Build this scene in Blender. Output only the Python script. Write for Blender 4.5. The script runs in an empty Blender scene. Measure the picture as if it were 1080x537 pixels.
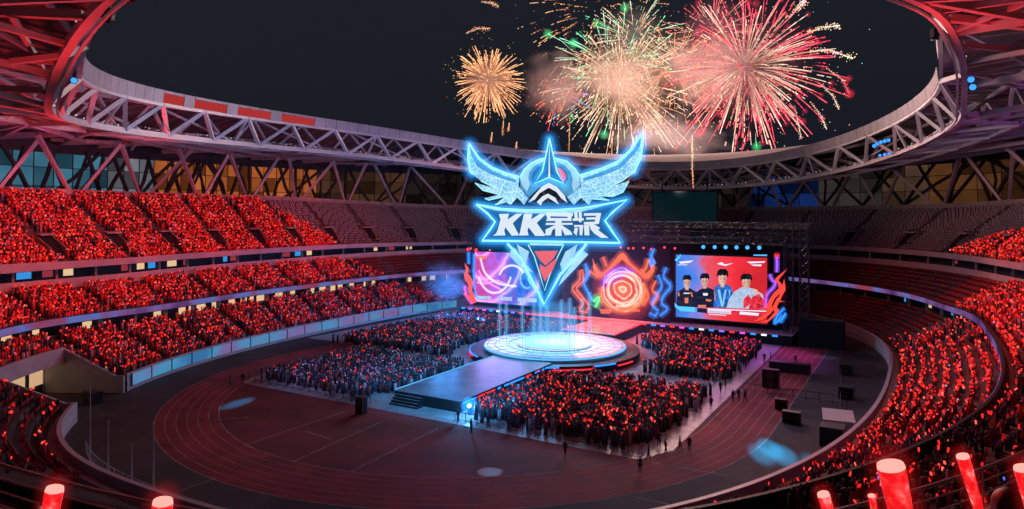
import bpy, math, random
import numpy as np
from mathutils import Vector, Matrix
random.seed(7); rng = np.random.default_rng(7)
R = math.radians
sc = bpy.context.scene
col = sc.collection

# ------------------------------------------------------------------ camera
YAW = math.atan(435/733); SN, CS = math.sin(YAW), math.cos(YAW)
CAM = Vector((56.5, -115.0, 26.0)); FPX = 733.0; HOR = 220.0
cd = bpy.data.cameras.new('camera'); cam = bpy.data.objects.new('camera', cd); col.objects.link(cam)
cam.location = CAM; cam.rotation_euler = (R(90), 0, YAW)
cd.sensor_width = 36; cd.lens = 36*FPX/1080; cd.shift_y = -48.5/1080
cd.clip_start = .1; cd.clip_end = 3000
sc.camera = cam
# ------------------------------------------------------------------ world, moonlight, exposure
w = bpy.data.worlds.new('World'); sc.world = w; w.use_nodes = True
nt = w.node_tree; bg = nt.nodes['Background']
sky = nt.nodes.new('ShaderNodeTexSky'); sky.sky_type = 'NISHITA'; sky.sun_disc = False
sky.sun_elevation = R(-3); sky.sun_rotation = R(200); sky.dust_density = 3
nt.links.new(sky.outputs[0], bg.inputs[0]); bg.inputs[1].default_value = 0.06
bg2 = nt.nodes.new('ShaderNodeBackground'); bg2.inputs[0].default_value = (.36, .44, .70, 1); bg2.inputs[1].default_value = .024   # city glow in the night sky
ads = nt.nodes.new('ShaderNodeAddShader'); nt.links.new(bg.outputs[0], ads.inputs[0]); nt.links.new(bg2.outputs[0], ads.inputs[1]); nt.links.new(ads.outputs[0], nt.nodes['World Output'].inputs[0])
sl = bpy.data.lights.new('moon', 'SUN'); sl.energy = .012; sl.color = (.8, .85, 1); sl.angle = R(.5)
so = bpy.data.objects.new('moon', sl); col.objects.link(so); so.rotation_euler = (R(50), 0, R(200))
sc.view_settings.view_transform = 'Standard'; sc.view_settings.look = 'None'
sc.view_settings.exposure = 0; sc.view_settings.gamma = 1; sc.view_settings.use_curve_mapping = False
sc.render.engine = 'CYCLES'
cy = sc.cycles
cy.use_denoising = True; cy.max_bounces = 4; cy.diffuse_bounces = 2; cy.glossy_bounces = 2
cy.transparent_max_bounces = 24; cy.volume_bounces = 0; cy.volume_step_rate = 2.0; cy.volume_max_steps = 128
cy.sample_clamp_indirect = 3; cy.sample_clamp_direct = 0; cy.caustics_reflective = False; cy.caustics_refractive = False

def world_of(px, d, z=0.0):
    lat = (px-540)/FPX*d
    return Vector((CAM.x+CS*lat-SN*d, CAM.y+SN*lat+CS*d, z))
def gp(px, py, z=0.0):                      # the point of height z seen in that direction
    d = FPX*(CAM.z-z)/(py-HOR); return world_of(px, d, z)
def onY(px, py, Y):                         # the point of the upright plane at Y
    k = (px-540)/FPX; d = (Y-CAM.y)/(SN*k+CS)
    p = world_of(px, d); p.z = CAM.z-(py-HOR)/FPX*d; return p
def at_d(px, py, d):
    p = world_of(px, d); p.z = CAM.z-(py-HOR)/FPX*d; return p

# ------------------------------------------------------------------ helpers
def mat(name, base=(.5,.5,.5), rough=.6, metal=0, emit=None, es=0, var=0, vscale=1.5, bump=0, spec=.4, island=None, coat=0):
    m = bpy.data.materials.new(name); m.use_nodes = True; n = m.node_tree; b = n.nodes['Principled BSDF']
    b.inputs['Base Color'].default_value = (*base, 1); b.inputs['Roughness'].default_value = rough
    b.inputs['Metallic'].default_value = metal; b.inputs['Specular IOR Level'].default_value = spec
    if coat: b.inputs['Coat Weight'].default_value = coat
    if emit: b.inputs['Emission Color'].default_value = (*emit, 1); b.inputs['Emission Strength'].default_value = es
    if var or bump:
        tc = n.nodes.new('ShaderNodeTexCoord'); ns = n.nodes.new('ShaderNodeTexNoise')
        ns.inputs['Scale'].default_value = vscale; ns.inputs['Detail'].default_value = 6; ns.inputs['Roughness'].default_value = .65
        n.links.new(tc.outputs['Object'], ns.inputs['Vector'])
        if var:
            mr = n.nodes.new('ShaderNodeMapRange'); mr.inputs[1].default_value = .3; mr.inputs[2].default_value = .7
            mr.inputs[3].default_value = 1-var; mr.inputs[4].default_value = 1+var
            mx = n.nodes.new('ShaderNodeVectorMath'); mx.operation = 'SCALE'; mx.inputs[0].default_value = base
            n.links.new(ns.outputs[0], mr.inputs[0]); n.links.new(mr.outputs[0], mx.inputs['Scale']); n.links.new(mx.outputs[0], b.inputs['Base Color'])
        if bump:
            bp = n.nodes.new('ShaderNodeBump'); bp.inputs['Strength'].default_value = bump; bp.inputs['Distance'].default_value = .05
            n.links.new(ns.outputs[0], bp.inputs['Height']); n.links.new(bp.outputs[0], b.inputs['Normal'])
    if island:                               # a different colour for every loose piece
        g = n.nodes.new('ShaderNodeNewGeometry'); cr = n.nodes.new('ShaderNodeValToRGB'); cr.color_ramp.interpolation = 'CONSTANT'
        el = cr.color_ramp.elements
        for i, c in enumerate(island):
            e = el[i] if i < 2 else el.new(i/len(island)); e.position = i/len(island); e.color = (*c, 1)
        n.links.new(g.outputs['Random Per Island'], cr.inputs[0]); n.links.new(cr.outputs[0], b.inputs['Base Color'])
        if emit: n.links.new(cr.outputs[0], b.inputs['Emission Color'])
    return m
def emat(name, c, s, mis=False, alpha=1, trans=False):
    m = bpy.data.materials.new(name); m.use_nodes = True; n = m.node_tree; n.nodes.clear()
    o = n.nodes.new('ShaderNodeOutputMaterial'); e = n.nodes.new('ShaderNodeEmission')
    e.inputs[0].default_value = (*c, 1); e.inputs[1].default_value = s
    if alpha < 1:
        t = n.nodes.new('ShaderNodeBsdfTransparent'); x = n.nodes.new('ShaderNodeMixShader'); x.inputs[0].default_value = alpha
        n.links.new(t.outputs[0], x.inputs[1]); n.links.new(e.outputs[0], x.inputs[2]); n.links.new(x.outputs[0], o.inputs[0])
    else: n.links.new(e.outputs[0], o.inputs[0])
    m.cycles.emission_sampling = 'AUTO' if mis else 'NONE'
    return m
def glow(name, c, s):                        # even emissive volume, stands in for bloom and lit haze
    m = bpy.data.materials.new(name); m.use_nodes = True; n = m.node_tree; n.nodes.clear()
    o = n.nodes.new('ShaderNodeOutputMaterial'); e = n.nodes.new('ShaderNodeEmission')
    e.inputs[0].default_value = (*c, 1); e.inputs[1].default_value = s
    n.links.new(e.outputs[0], o.inputs['Volume']); m.cycles.emission_sampling = 'NONE'
    return m
def ball_glow(name, c, s, rad):              # emissive volume thinning out from its middle, imitates haze and bloom
    m = glow(name, c, s); n = m.node_tree; e = [x for x in n.nodes if x.type == 'EMISSION'][0]
    tc = n.nodes.new('ShaderNodeTexCoord'); ln = n.nodes.new('ShaderNodeVectorMath'); ln.operation = 'LENGTH'; n.links.new(tc.outputs['Object'], ln.inputs[0])
    mr = n.nodes.new('ShaderNodeMapRange'); mr.interpolation_type = 'SMOOTHERSTEP'; mr.inputs[1].default_value = 0; mr.inputs[2].default_value = rad; mr.inputs[3].default_value = s; mr.inputs[4].default_value = 0
    n.links.new(ln.outputs['Value'], mr.inputs[0]); n.links.new(mr.outputs[0], e.inputs[1]); return m
def attr_emat(name, s, mis=False):           # emission whose colour is stored per face corner
    m = emat(name, (1,1,1), s, mis); n = m.node_tree
    a = n.nodes.new('ShaderNodeAttribute'); a.attribute_name = 'col'
    n.links.new(a.outputs['Color'], [x for x in n.nodes if x.type == 'EMISSION'][0].inputs[0]); return m

class MB:
    def __init__(s): s.v = []; s.f = []; s.m = []; s.c = []; s.col = (1,1,1)
    def add(s, vs, fs, mi=0):
        b = len(s.v); s.v += [tuple(p) for p in vs]
        for f in fs: s.f.append([b+i for i in f]); s.m.append(mi); s.c.append(s.col)
    def box(s, c, d, mi=0, rz=0):
        x, y, z = d[0]/2, d[1]/2, d[2]/2; cr, sr = math.cos(rz), math.sin(rz)
        vs = [(c[0]+cr*a-sr*b, c[1]+sr*a+cr*b, c[2]+e) for a, b, e in ((-x,-y,-z),(x,-y,-z),(x,y,-z),(-x,y,-z),(-x,-y,z),(x,-y,z),(x,y,z),(-x,y,z))]
        s.add(vs, [(0,3,2,1),(4,5,6,7),(0,1,5,4),(1,2,6,5),(2,3,7,6),(3,0,4,7)], mi)
    def tube(s, pts, r, n=6, mi=0, cap=True, rs=None):
        pts = [Vector(p) for p in pts]; k = len(pts); up = Vector((0,0,1)); vs = []
        for i, p in enumerate(pts):
            t = (pts[min(i+1,k-1)]-pts[max(i-1,0)]); t = t.normalized() if t.length > 1e-9 else Vector((0,0,1))
            a = t.cross(up) if abs(t.z) < .98 else t.cross(Vector((0,1,0))); a.normalize(); b = a.cross(t); rr = rs[i] if rs else r
            if n == 4 and isinstance(rr, (int,float)): off = math.pi/4
            else: off = 0
            for j in range(n):
                q = off+2*math.pi*j/n; vs.append(p+a*rr*math.cos(q)+b*rr*math.sin(q))
        fs = [(i*n+j, i*n+(j+1)%n, (i+1)*n+(j+1)%n, (i+1)*n+j) for i in range(k-1) for j in range(n)]
        if cap: fs += [tuple(range(n))[::-1], tuple((k-1)*n+j for j in range(n))]
        s.add(vs, fs, mi)
    def beam(s, a, b, wd, mi=0): s.tube([a, b], wd*.7071, 4, mi)
    def prism(s, pts, dvec, mi=0):           # closed outline pushed along dvec
        pts = [Vector(p) for p in pts]; n = len(pts); d = Vector(dvec)
        s.add([p-d/2 for p in pts]+[p+d/2 for p in pts], [tuple(range(n)), tuple(range(n,2*n))[::-1]]+[(i,(i+1)%n,n+(i+1)%n,n+i) for i in range(n)], mi)
    def sphere(s, c, r, mi=0, nu=10, nv=6, sz=1):
        vs = [(c[0]+r*math.sin(math.pi*j/nv)*math.cos(2*math.pi*i/nu), c[1]+r*math.sin(math.pi*j/nv)*math.sin(2*math.pi*i/nu), c[2]+sz*r*math.cos(math.pi*j/nv)) for j in range(1,nv) for i in range(nu)]
        t = len(vs); vs += [(c[0],c[1],c[2]+r*sz),(c[0],c[1],c[2]-r*sz)]
        fs = [(j*nu+i, (j+1)*nu+i, (j+1)*nu+(i+1)%nu, j*nu+(i+1)%nu) for j in range(nv-2) for i in range(nu)]
        fs += [(t, i, (i+1)%nu) for i in range(nu)]+[(t+1, (nv-2)*nu+(i+1)%nu, (nv-2)*nu+i) for i in range(nu)]
        s.add(vs, fs, mi)
    def build(s, name, mats, parent=None, smooth=False, colattr=False):
        me = bpy.data.meshes.new(name); me.from_pydata(s.v, [], s.f)
        for m in (mats if isinstance(mats, (list,tuple)) else [mats]): me.materials.append(m)
        me.polygons.foreach_set('material_index', s.m)
        if smooth: me.polygons.foreach_set('use_smooth', [True]*len(s.f))
        if colattr:
            a = me.attributes.new('col', 'FLOAT_COLOR', 'FACE'); arr = np.ones((len(s.f), 4), 'f'); arr[:, :3] = np.array(s.c); a.data.foreach_set('color', arr.ravel())
        me.update()
        if any(l.to_socket.name == 'Volume' for m in me.materials for l in m.node_tree.links):   # volume: its skin must face outwards
            import bmesh
            b_ = bmesh.new(); b_.from_mesh(me); bmesh.ops.recalc_face_normals(b_, faces=b_.faces); b_.to_mesh(me); b_.free()
        o = bpy.data.objects.new(name, me); col.objects.link(o)
        if parent: o.parent = parent
        return o
def tag(o, label=None, cat=None, group=None, kind=None):
    if label: o['label'] = label
    if cat: o['category'] = cat
    if group: o['group'] = group
    if kind: o['kind'] = kind
    return o
def thing(name, label, cat, loc=(0,0,0), group=None, rz=0):
    o = bpy.data.objects.new(name, None); col.objects.link(o); o.location = loc; o.rotation_euler.z = rz; o.empty_display_size = .2
    return tag(o, label, cat, group)
def copy_tree(o, parent=None):
    c = o.copy(); col.objects.link(c); c.parent = parent
    for ch in list(o.children): copy_tree(ch, c)
    return c
LF = {'smoke_fill_light':2.6,'column_fill_light':.3,'wash_light':.26,'truss_light':.135,'roof_light':.10,'field_light':.09,'floor_fill_light':.45,'screen_spill':.35,'stage_violet_light':.4,'stage_red_light':1.2,'podium_light':.75,'hologram_light':.8,'firework_light':1.35,'stick_light':.25}
def lamp(name, kind, loc, target, power, color, size=1, angle=60, blend=.5, parent=None):
    power *= LF.get(name, 1)
    l = bpy.data.lights.new(name, kind); l.energy = power; l.color = color
    if kind == 'SPOT': l.spot_size = R(angle); l.spot_blend = blend; l.shadow_soft_size = size
    elif kind == 'AREA': l.size = size
    else: l.shadow_soft_size = size
    o = bpy.data.objects.new(name, l); col.objects.link(o); o.location = loc
    if target is not None: o.rotation_euler = (Vector(target)-Vector(loc)).to_track_quat('-Z', 'Y').to_euler()
    return o

M = {}
M['concrete'] = mat('concrete', (.30,.28,.27), .85, var=.3, vscale=.6, bump=.2)
M['concrete_light'] = mat('pale_concrete', (.40,.38,.39), .75, var=.15, vscale=.4)
M['terrace'] = mat('terrace', (.09,.08,.085), .8, var=.3, vscale=.5)
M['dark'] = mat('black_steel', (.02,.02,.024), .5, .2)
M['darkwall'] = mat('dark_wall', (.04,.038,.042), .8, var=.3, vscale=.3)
M['steel'] = mat('painted_steel', (.52,.50,.52), .45, .1, var=.12, vscale=.3)
M['roofbeam'] = mat('roof_beam_paint', (.42,.36,.36), .5, .1, var=.2, vscale=.2)
M['membrane'] = mat('roof_membrane', (.22,.17,.18), .8, var=.2, vscale=.15)
M['track'] = mat('running_track', (.24,.022,.028), .85, var=.5, vscale=.22, bump=.1)
M['infield'] = mat('infield_cover', (.17,.016,.024), .8, var=.6, vscale=.14, bump=.1)
M['apron'] = mat('apron', (.06,.048,.048), .85, var=.6, vscale=.15, bump=.1)
M['white'] = mat('line_paint', (.36,.30,.31), .8, var=.55, vscale=.5)
M['pave'] = mat('event_flooring', (.30,.27,.28), .4, var=.35, vscale=.7)
def seams(m, bw, rh, dark=.55, size=.03):
    n = m.node_tree; b = n.nodes['Principled BSDF']; l = b.inputs['Base Color'].links[0]; src = l.from_socket
    tc = n.nodes.new('ShaderNodeTexCoord'); br = n.nodes.new('ShaderNodeTexBrick'); br.inputs['Scale'].default_value = 1; br.inputs['Brick Width'].default_value = bw; br.inputs['Row Height'].default_value = rh; br.inputs['Mortar Size'].default_value = size
    br.inputs['Color1'].default_value = (1,1,1,1); br.inputs['Color2'].default_value = (.78,.78,.78,1); br.inputs['Mortar'].default_value = (dark,)*3+(1,)
    n.links.new(tc.outputs['Object'], br.inputs['Vector']); mx = n.nodes.new('ShaderNodeMixRGB'); mx.blend_type = 'MULTIPLY'; mx.inputs[0].default_value = 1
    n.links.new(src, mx.inputs[1]); n.links.new(br.outputs[0], mx.inputs[2]); n.links.new(mx.outputs[0], b.inputs['Base Color'])
seams(M['pave'], 2.4, 1.2); seams(M['infield'], 9, 4.5, .7, .06); seams(M['apron'], 7, 7, .75, .05)
M['ground'] = mat('ground', (.05,.05,.05), .9, var=.3, vscale=.05)
M['stagetop'] = mat('stage_floor', (.30,.30,.32), .22, var=.25, vscale=.5, spec=.6)
M['disc'] = mat('round_stage_floor', (.55,.56,.6), .25, var=.12, vscale=.8, spec=.6)

seams(M['stagetop'], 2.4, 1.2, .4)
# ------------------------------------------------------------------ bowl geometry
A_, BN_, BF_, NP = 52.0, 80.0, 62.0, 2.5
ph = np.linspace(0, 2*np.pi, 20001)[:-1]
BB = np.where(np.sin(ph) < 0, BN_, BF_)
wx = A_*np.sign(np.cos(ph))*np.abs(np.cos(ph))**(2/NP); wy = BB*np.sign(np.sin(ph))*np.abs(np.sin(ph))**(2/NP)
seg = np.hypot(np.diff(np.append(wx, wx[0])), np.diff(np.append(wy, wy[0]))); cum = np.concatenate([[0], np.cumsum(seg)]); PER = cum[-1]
NS = 1680
sq = np.linspace(0, PER, NS, endpoint=False)
WX = np.interp(sq, cum, np.append(wx, wx[0])); WY = np.interp(sq, cum, np.append(wy, wy[0]))
def _sm(a, k=41):
    ker = np.ones(k)/k; return np.convolve(np.concatenate([a[-k:], a, a[:k]]), ker, 'same')[k:-k]
TX = _sm(np.roll(WX,-1)-np.roll(WX,1)); TY = _sm(np.roll(WY,-1)-np.roll(WY,1)); L = np.hypot(TX, TY)
NX, NY = TY/L, -TX/L
AL = np.degrees(np.arctan2(NY, NX))
# columns: angle, tL, zL, zR0, zR1, tM, zM, zB, zF, zFt, tU, zU
KN = np.array([
 [-180,10,6.6,8.2,9.3,18,13.2,14.2,16.0,17.1,34,28.2],[-165,10,6.5,8.3,9.5,17,12.9,14.3,16.2,17.3,34,28.6],
 [-148,13,7.8,9.1,10.3,20,13.8,14.9,16.6,18.0,37,28.8],[-110,15,8.3,9.3,10.4,27,14,15,16.7,18.0,48,28.6],
 [-82,17,8.5,9.3,10.4,27,14,15,17.3,18.5,56,28.2],[-65,18,8.5,9.3,10.4,33.3,14,15,17.1,18.2,60,28.0],[-56,18,8.5,9.3,10.4,37.3,14,15,16.6,17.6,61,28.0],[-47,18,8.5,9.3,10.4,35.6,14,15,16.6,17.6,60,28.2],[-38,17,8.5,9.3,10.4,31.5,14,15,16.8,17.8,58,28.6],
 [-15,15,8.5,9.3,10.5,25,14.3,15,16.8,18,46,28.8],[0,12.5,8,9.2,10.4,19.5,14,15,16.6,17.8,36,28.6],
 [12,10.5,6.8,8.4,9.5,18,13.6,14.4,16.2,17.3,34,28],[45,10,6.6,8.2,9.3,18,13.2,14.2,16,17,34,26],
 [90,10,6.6,8.2,9.3,18,13.2,14.2,15.8,16.8,34,25.3],[150,10,6.5,8.0,9.2,18,13.2,14.1,15.5,16.4,34,26],[180,10,6.6,8.2,9.3,18,13.2,14.2,16.0,17.1,34,28.2]])
PR = {k: _sm(np.interp(AL, KN[:,0], KN[:,i+1]), 41) for i, k in enumerate(['tL','zL','zR0','zR1','tM','zM','zB','zF','zFt','tU','zU'])}
def bp(i, t, z=0.0): i = i % NS; return Vector((WX[i]+NX[i]*t, WY[i]+NY[i]*t, z))
def near_i(p): return int(((WX-p.x)**2+(WY-p.y)**2).argmin())
def loc_it(p):                                # bowl index and offset of a ground point
    i = near_i(p)
    for _ in range(6):
        t = (p.x-WX[i])*NX[i]+(p.y-WY[i])*NY[i]; q = Vector((p.x-NX[i]*t, p.y-NY[i]*t)); i = near_i(q)
    return i, t
STEP = 4
IDX = list(range(0, NS, STEP))
def sweep(mb, prof, idx=None, mi=0, closed=True):     # prof(i) -> list of (t, z)
    idx = idx or IDX; rows = [[bp(i, t, z) for t, z in prof(i)] for i in idx]; n = len(rows[0]); k = len(rows)
    fs = [((a)*n+j, ((a+1)%k)*n+j, ((a+1)%k)*n+j+1, a*n+j+1) for a in range(k if closed else k-1) for j in range(n-1)]
    mb.add([p for r in rows for p in r], fs, mi)
NL, NM, NU = 9, 7, 20
def lower_tz(i, r): f = r/NL; return (1.2+f*(PR['tL'][i]-1.2), 1.6+f*(PR['zL'][i]-1.6))
def mid_tz(i, r): f = r/NM; t0 = PR['tL'][i]-.4; z0 = PR['zR1'][i]-.8; return (t0+f*(PR['tM'][i]-t0), z0+f*(PR['zM'][i]-z0))
def up_tz(i, r): f = r/NU; t0 = PR['tM'][i]+.8; z0 = PR['zF'][i]+.25; return (t0+f*(PR['tU'][i]-t0), z0+f*(PR['zU'][i]-z0))
def steps(fn, n):
    def pr(i):
        out = []
        for r in range(n):
            t, z = fn(i, r); t2, z2 = fn(i, r+1); out += [(t, z), (t2, z)]
        t, z = fn(i, n); out += [(t, z), (t+.4, z)]
        return out
    return pr
# vehicle tunnel through the lower tier, on the near left
gapA = near_i(Vector((-42.5, -59.5))); gapB = near_i(Vector((-32.5, -69.5)))
g0, g1 = min(gapA, gapB), max(gapA, gapB)
gap = set(range(g0, g1+1))
stad = thing('stadium', 'oval stadium bowl with three seating tiers under an open truss roof', 'stadium')
open_idx = list(range(g1, NS+g0+1, STEP))
def steps_mb(fn, n, idx=None):
    mb = MB(); sweep(mb, lambda i: steps(fn, n)(i % NS), idx, closed=idx is None); return mb
steps_mb(lower_tz, NL, open_idx).build('lower_tier', M['terrace'], stad)
steps_mb(mid_tz, NM).build('middle_tier', M['terrace'], stad)
steps_mb(up_tz, NU).build('upper_tier', M['terrace'], stad)
mb = MB()   # pitchside wall
sweep(mb, lambda i: [(0,0),(0,2.3),(.35,2.3),(.35,1.5),(1.3,1.5)], open_idx, closed=False)
mb.build('pitch_wall', M['concrete_light'], stad)
mb = MB()
sweep(mb, lambda i: [(-.05,2.32),(-.05,2.44),(.40,2.44),(.40,2.32)], open_idx, closed=False)
sweep(mb, lambda i: [(-.03,.95),(-.08,1.0),(-.08,1.08),(-.03,1.12)], open_idx, closed=False)
mb.build('wall_coping', M['steel'], stad)
# concourse back walls, slabs
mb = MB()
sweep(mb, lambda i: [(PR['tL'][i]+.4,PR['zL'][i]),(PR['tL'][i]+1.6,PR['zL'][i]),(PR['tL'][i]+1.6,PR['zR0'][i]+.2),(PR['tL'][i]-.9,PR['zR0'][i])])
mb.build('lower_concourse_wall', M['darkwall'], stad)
mb = MB()
sweep(mb, lambda i: [(PR['tL'][i]-.9,PR['zR0'][i]),(PR['tL'][i]-1,PR['zR1'][i]),(PR['tL'][i]-.75,PR['zR1'][i]),(PR['tL'][i]-.75,PR['zR1'][i]-.9),(PR['tL'][i]-.3,PR['zR1'][i]-.9)])
ribbon = mb.build('led_ribbon', M['dark'], stad)
mb = MB()
sweep(mb, lambda i: [(PR['tM'][i]+.35,PR['zM'][i]),(PR['tM'][i]+.3,PR['zB'][i]+.25),(PR['tM'][i]+.6,PR['zB'][i]+.25),(PR['tM'][i]+.6,PR['zB'][i])])
mb.build('box_parapet', M['concrete_light'], stad)
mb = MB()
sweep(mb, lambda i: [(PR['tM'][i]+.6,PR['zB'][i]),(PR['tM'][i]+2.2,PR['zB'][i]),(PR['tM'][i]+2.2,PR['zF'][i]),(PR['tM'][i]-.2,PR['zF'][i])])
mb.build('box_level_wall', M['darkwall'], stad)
mb = MB()
sweep(mb, lambda i: [(PR['tM'][i]-.2,PR['zF'][i]),(PR['tM'][i]-.3,PR['zFt'][i]),(PR['tM'][i]+.1,PR['zFt'][i]),(PR['tM'][i]+.1,PR['zF'][i]+.25),(PR['tM'][i]+.9,PR['zF'][i]+.25)])
mb.build('upper_fascia', M['concrete_light'], stad)
mb = MB()
sweep(mb, lambda i: [(PR['tU'][i]+.4,PR['zU'][i]),(PR['tU'][i]+.45,PR['zU'][i]+1.1),(PR['tU'][i]+.8,PR['zU'][i]+1.1),(PR['tU'][i]+.8,PR['zU'][i]-1),(PR['tU'][i]+14,PR['zU'][i]-1)])
mb.build('rear_parapet', M['concrete'], stad)

# LED ribbon and pitch-side LED boards (screens that give off light)
def ledmat(name, stops, s, scale=.05):
    m = emat(name, (1,1,1), s); n = m.node_tree; e = [x for x in n.nodes if x.type == 'EMISSION'][0]
    tc = n.nodes.new('ShaderNodeTexCoord'); ns = n.nodes.new('ShaderNodeTexNoise'); ns.inputs['Scale'].default_value = scale; ns.inputs['Detail'].default_value = 3
    cr = n.nodes.new('ShaderNodeValToRGB'); el = cr.color_ramp.elements
    for i, (p, c) in enumerate(stops):
        q = el[i] if i < 2 else el.new(p); q.position = p; q.color = (*c, 1)
    n.links.new(tc.outputs['Object'], ns.inputs[0]); n.links.new(ns.outputs[0], cr.inputs[0]); n.links.new(cr.outputs[0], e.inputs[0]); return m
M['ledA'] = ledmat('led_ribbon_image', [(.36,(.10,.03,.14)),(.45,(.22,.10,.30)),(.52,(.12,.18,.55)),(.58,(.22,.08,.22)),(.66,(.35,.05,.10))], .8, .09)
M['ledB'] = ledmat('led_board_image', [(.38,(.06,.25,.55)),(.47,(.10,.42,.75)),(.56,(.22,.25,.60)),(.66,(.40,.12,.30))], .62, .07)
i_lft0 = near_i(gp(113,412)); i_lft1 = near_i(Vector((-51.9, 34)))
iR0 = near_i(Vector((49.5,-55))); iR1 = near_i(Vector((48,24)))
def rng_idx(a, b, st=STEP):
    if b < a: b += NS
    return [x for x in range(a, b+1, st)]
mb = MB(); sweep(mb, lambda i: [(PR['tL'][i]-1.02,PR['zR0'][i]+.12),(PR['tL'][i]-1.09,PR['zR1'][i]-.1)])
mb.build('ribbon_screen', M['ledA'], ribbon)
lidx = [x for x in range(min(i_lft0,i_lft1), max(i_lft0,i_lft1)+1, STEP)]
mb = MB(); sweep(mb, lambda i: [(-.11,.55),(-.11,2.2)], lidx, closed=False)
pss = mb.build('pitchside_screen', M['ledB'], stad)
for i in lidx[::5]: mb = MB(); mb.beam(bp(i, -.14, .5), bp(i, -.14, 2.3), .14); mb.build('screen_joint', M['darkwall'], pss)

# tunnel
gi_ = list(range(g0, g1+1, STEP))
if gi_[-1] != g1: gi_.append(g1)
RT = 6
def upper_rows(i):
    t0, z0 = lower_tz(i, RT); out = [(t0-.5, z0-1.5), (t0-.5, z0+.75), (t0-.2, z0+.75), (t0-.2, z0)]
    for r in range(RT, NL):
        t, z = lower_tz(i, r); t2, z2 = lower_tz(i, r+1); out += [(t, z), (t2, z)]
    return out+[lower_tz(i, NL)]
mb = MB(); sweep(mb, upper_rows, gi_, closed=False); mb.build('tunnel_roof_rows', M['concrete_light'], stad)
pr_l = steps(lower_tz, NL)
for gi, sg in ((g0, 1), (g1, -1)):
    pts = [bp(gi, 0, 0), bp(gi, 0, 2.4)]+[bp(gi, lower_tz(gi, r)[0], lower_tz(gi, r)[1]+.8) for r in range(0, RT+1)]+[bp(gi, lower_tz(gi, RT)[0]+3, lower_tz(gi, RT)[1]-.4), bp(gi, lower_tz(gi, RT)[0]+3, 0)]
    dv = (bp(gi+3, 0)-bp(gi-3, 0)).normalized()*.4
    mb = MB(); mb.prism(pts, dv); mb.build('tunnel_wall', M['concrete_light'], stad)
mb = MB(); sweep(mb, lambda i: [(lower_tz(i, RT)[0]+2.6, 0), (lower_tz(i, RT)[0]+2.6, 1.3)], gi_, closed=False); mb.build('tunnel_back_wall', M['darkwall'], stad)
M['warm_window'] = emat('lit_room', (1,.62,.34), .62)
mb = MB(); sweep(mb, lambda i: [(lower_tz(i, RT)[0]+2.55, 1.3), (lower_tz(i, RT)[0]+2.5, lower_tz(i, RT)[1]-.9)], gi_, closed=False); mb.build('window', M['warm_window'], stad)
mb = MB()
for i in gi_[::3]: mb.beam(bp(i, lower_tz(i, RT)[0]+2.3, 0), bp(i, lower_tz(i, RT)[0]+2.3, lower_tz(i, RT)[1]-1), .35)
mb.build('tunnel_pillars', M['darkwall'], stad)

# lit rooms behind the boxes and the concourse
M['room_w'] = emat('warm_room', (1,.66,.36), .8); M['room_b'] = emat('blue_room', (.05,.35,.9), .8); M['room_r'] = emat('red_room', (.55,.06,.1), .5)
def i_at(px, py, z): return loc_it(gp(px, py, z))[0]
def room(i, n, t, z0, z1, m):
    mb = MB(); idx = list(range(i, i+n+1, 2)); sweep(mb, lambda k: [(PR[t][k]+(1.55 if t == 'tL' else 2.15), z0(k)), (PR[t][k]+(1.55 if t == 'tL' else 2.15), z1(k))], idx, closed=False)
    mb.build('window', M[m], stad)
rl = random.Random(3)
leftA, leftB = near_i(Vector((-51.9, 40))), near_i(Vector((-50, -50)))
k = min(leftA, leftB)
while k < max(leftA, leftB)+60:
    n = rl.choice([4, 6, 8])
    if rl.random() < .55:
        room(k, n, 'tM', lambda q: PR['zB'][q]+.5, lambda q: PR['zF'][q]-.25, rl.choice(['room_w','room_w','room_b','room_b','room_r']))
    if rl.random() < .6: room(k+2, n, 'tL', lambda q: PR['zL'][q]+.1, lambda q: PR['zR0'][q]-.15, 'room_w')
    k += n+rl.choice([3, 6, 12])
k = near_i(Vector((51.5, -30))); k1 = near_i(Vector((44, 45)))+NS; k = k if k < k1 else k-NS
while k < k1:
    n = rl.choice([2, 3, 4]); kk = k % NS
    if rl.random() < .4: room(kk if kk < NS-12 else 0, n, 'tM', lambda q: PR['zB'][q]+.7, lambda q: PR['zF'][q]-.5, rl.choice(['room_b','room_b','room_r']))
    if rl.random() < .5: room(kk if kk < NS-12 else 0, n, 'tL', lambda q: PR['zL'][q]+.3, lambda q: PR['zR0'][q]-.35, rl.choice(['room_w','room_w','room_b']))
    k += n+rl.choice([8, 12, 20])

# columns at the two open levels
far_cols = MB(); ncol = 0
for i in range(0, NS, 24):
    seen = (AL[i] > 165 or AL[i] < -120) or (-12 < AL[i] < 60)
    for a_, b_, wd_ in ((bp(i, PR['tL'][i]+.3, PR['zL'][i]), bp(i, PR['tL'][i]+.3, PR['zR0'][i]+.1), .5), (bp(i, PR['tM'][i]+1.2, PR['zB'][i]), bp(i, PR['tM'][i]+1.2, PR['zF'][i]), .4)):
        if seen and ncol < 100: q_ = MB(); q_.beam(a_, b_, wd_); q_.build('column', M['concrete'], stad); ncol += 1
        else: far_cols.beam(a_, b_, wd_)
far_cols.build('columns', M['concrete'], stad)['kind'] = 'stuff'
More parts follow.
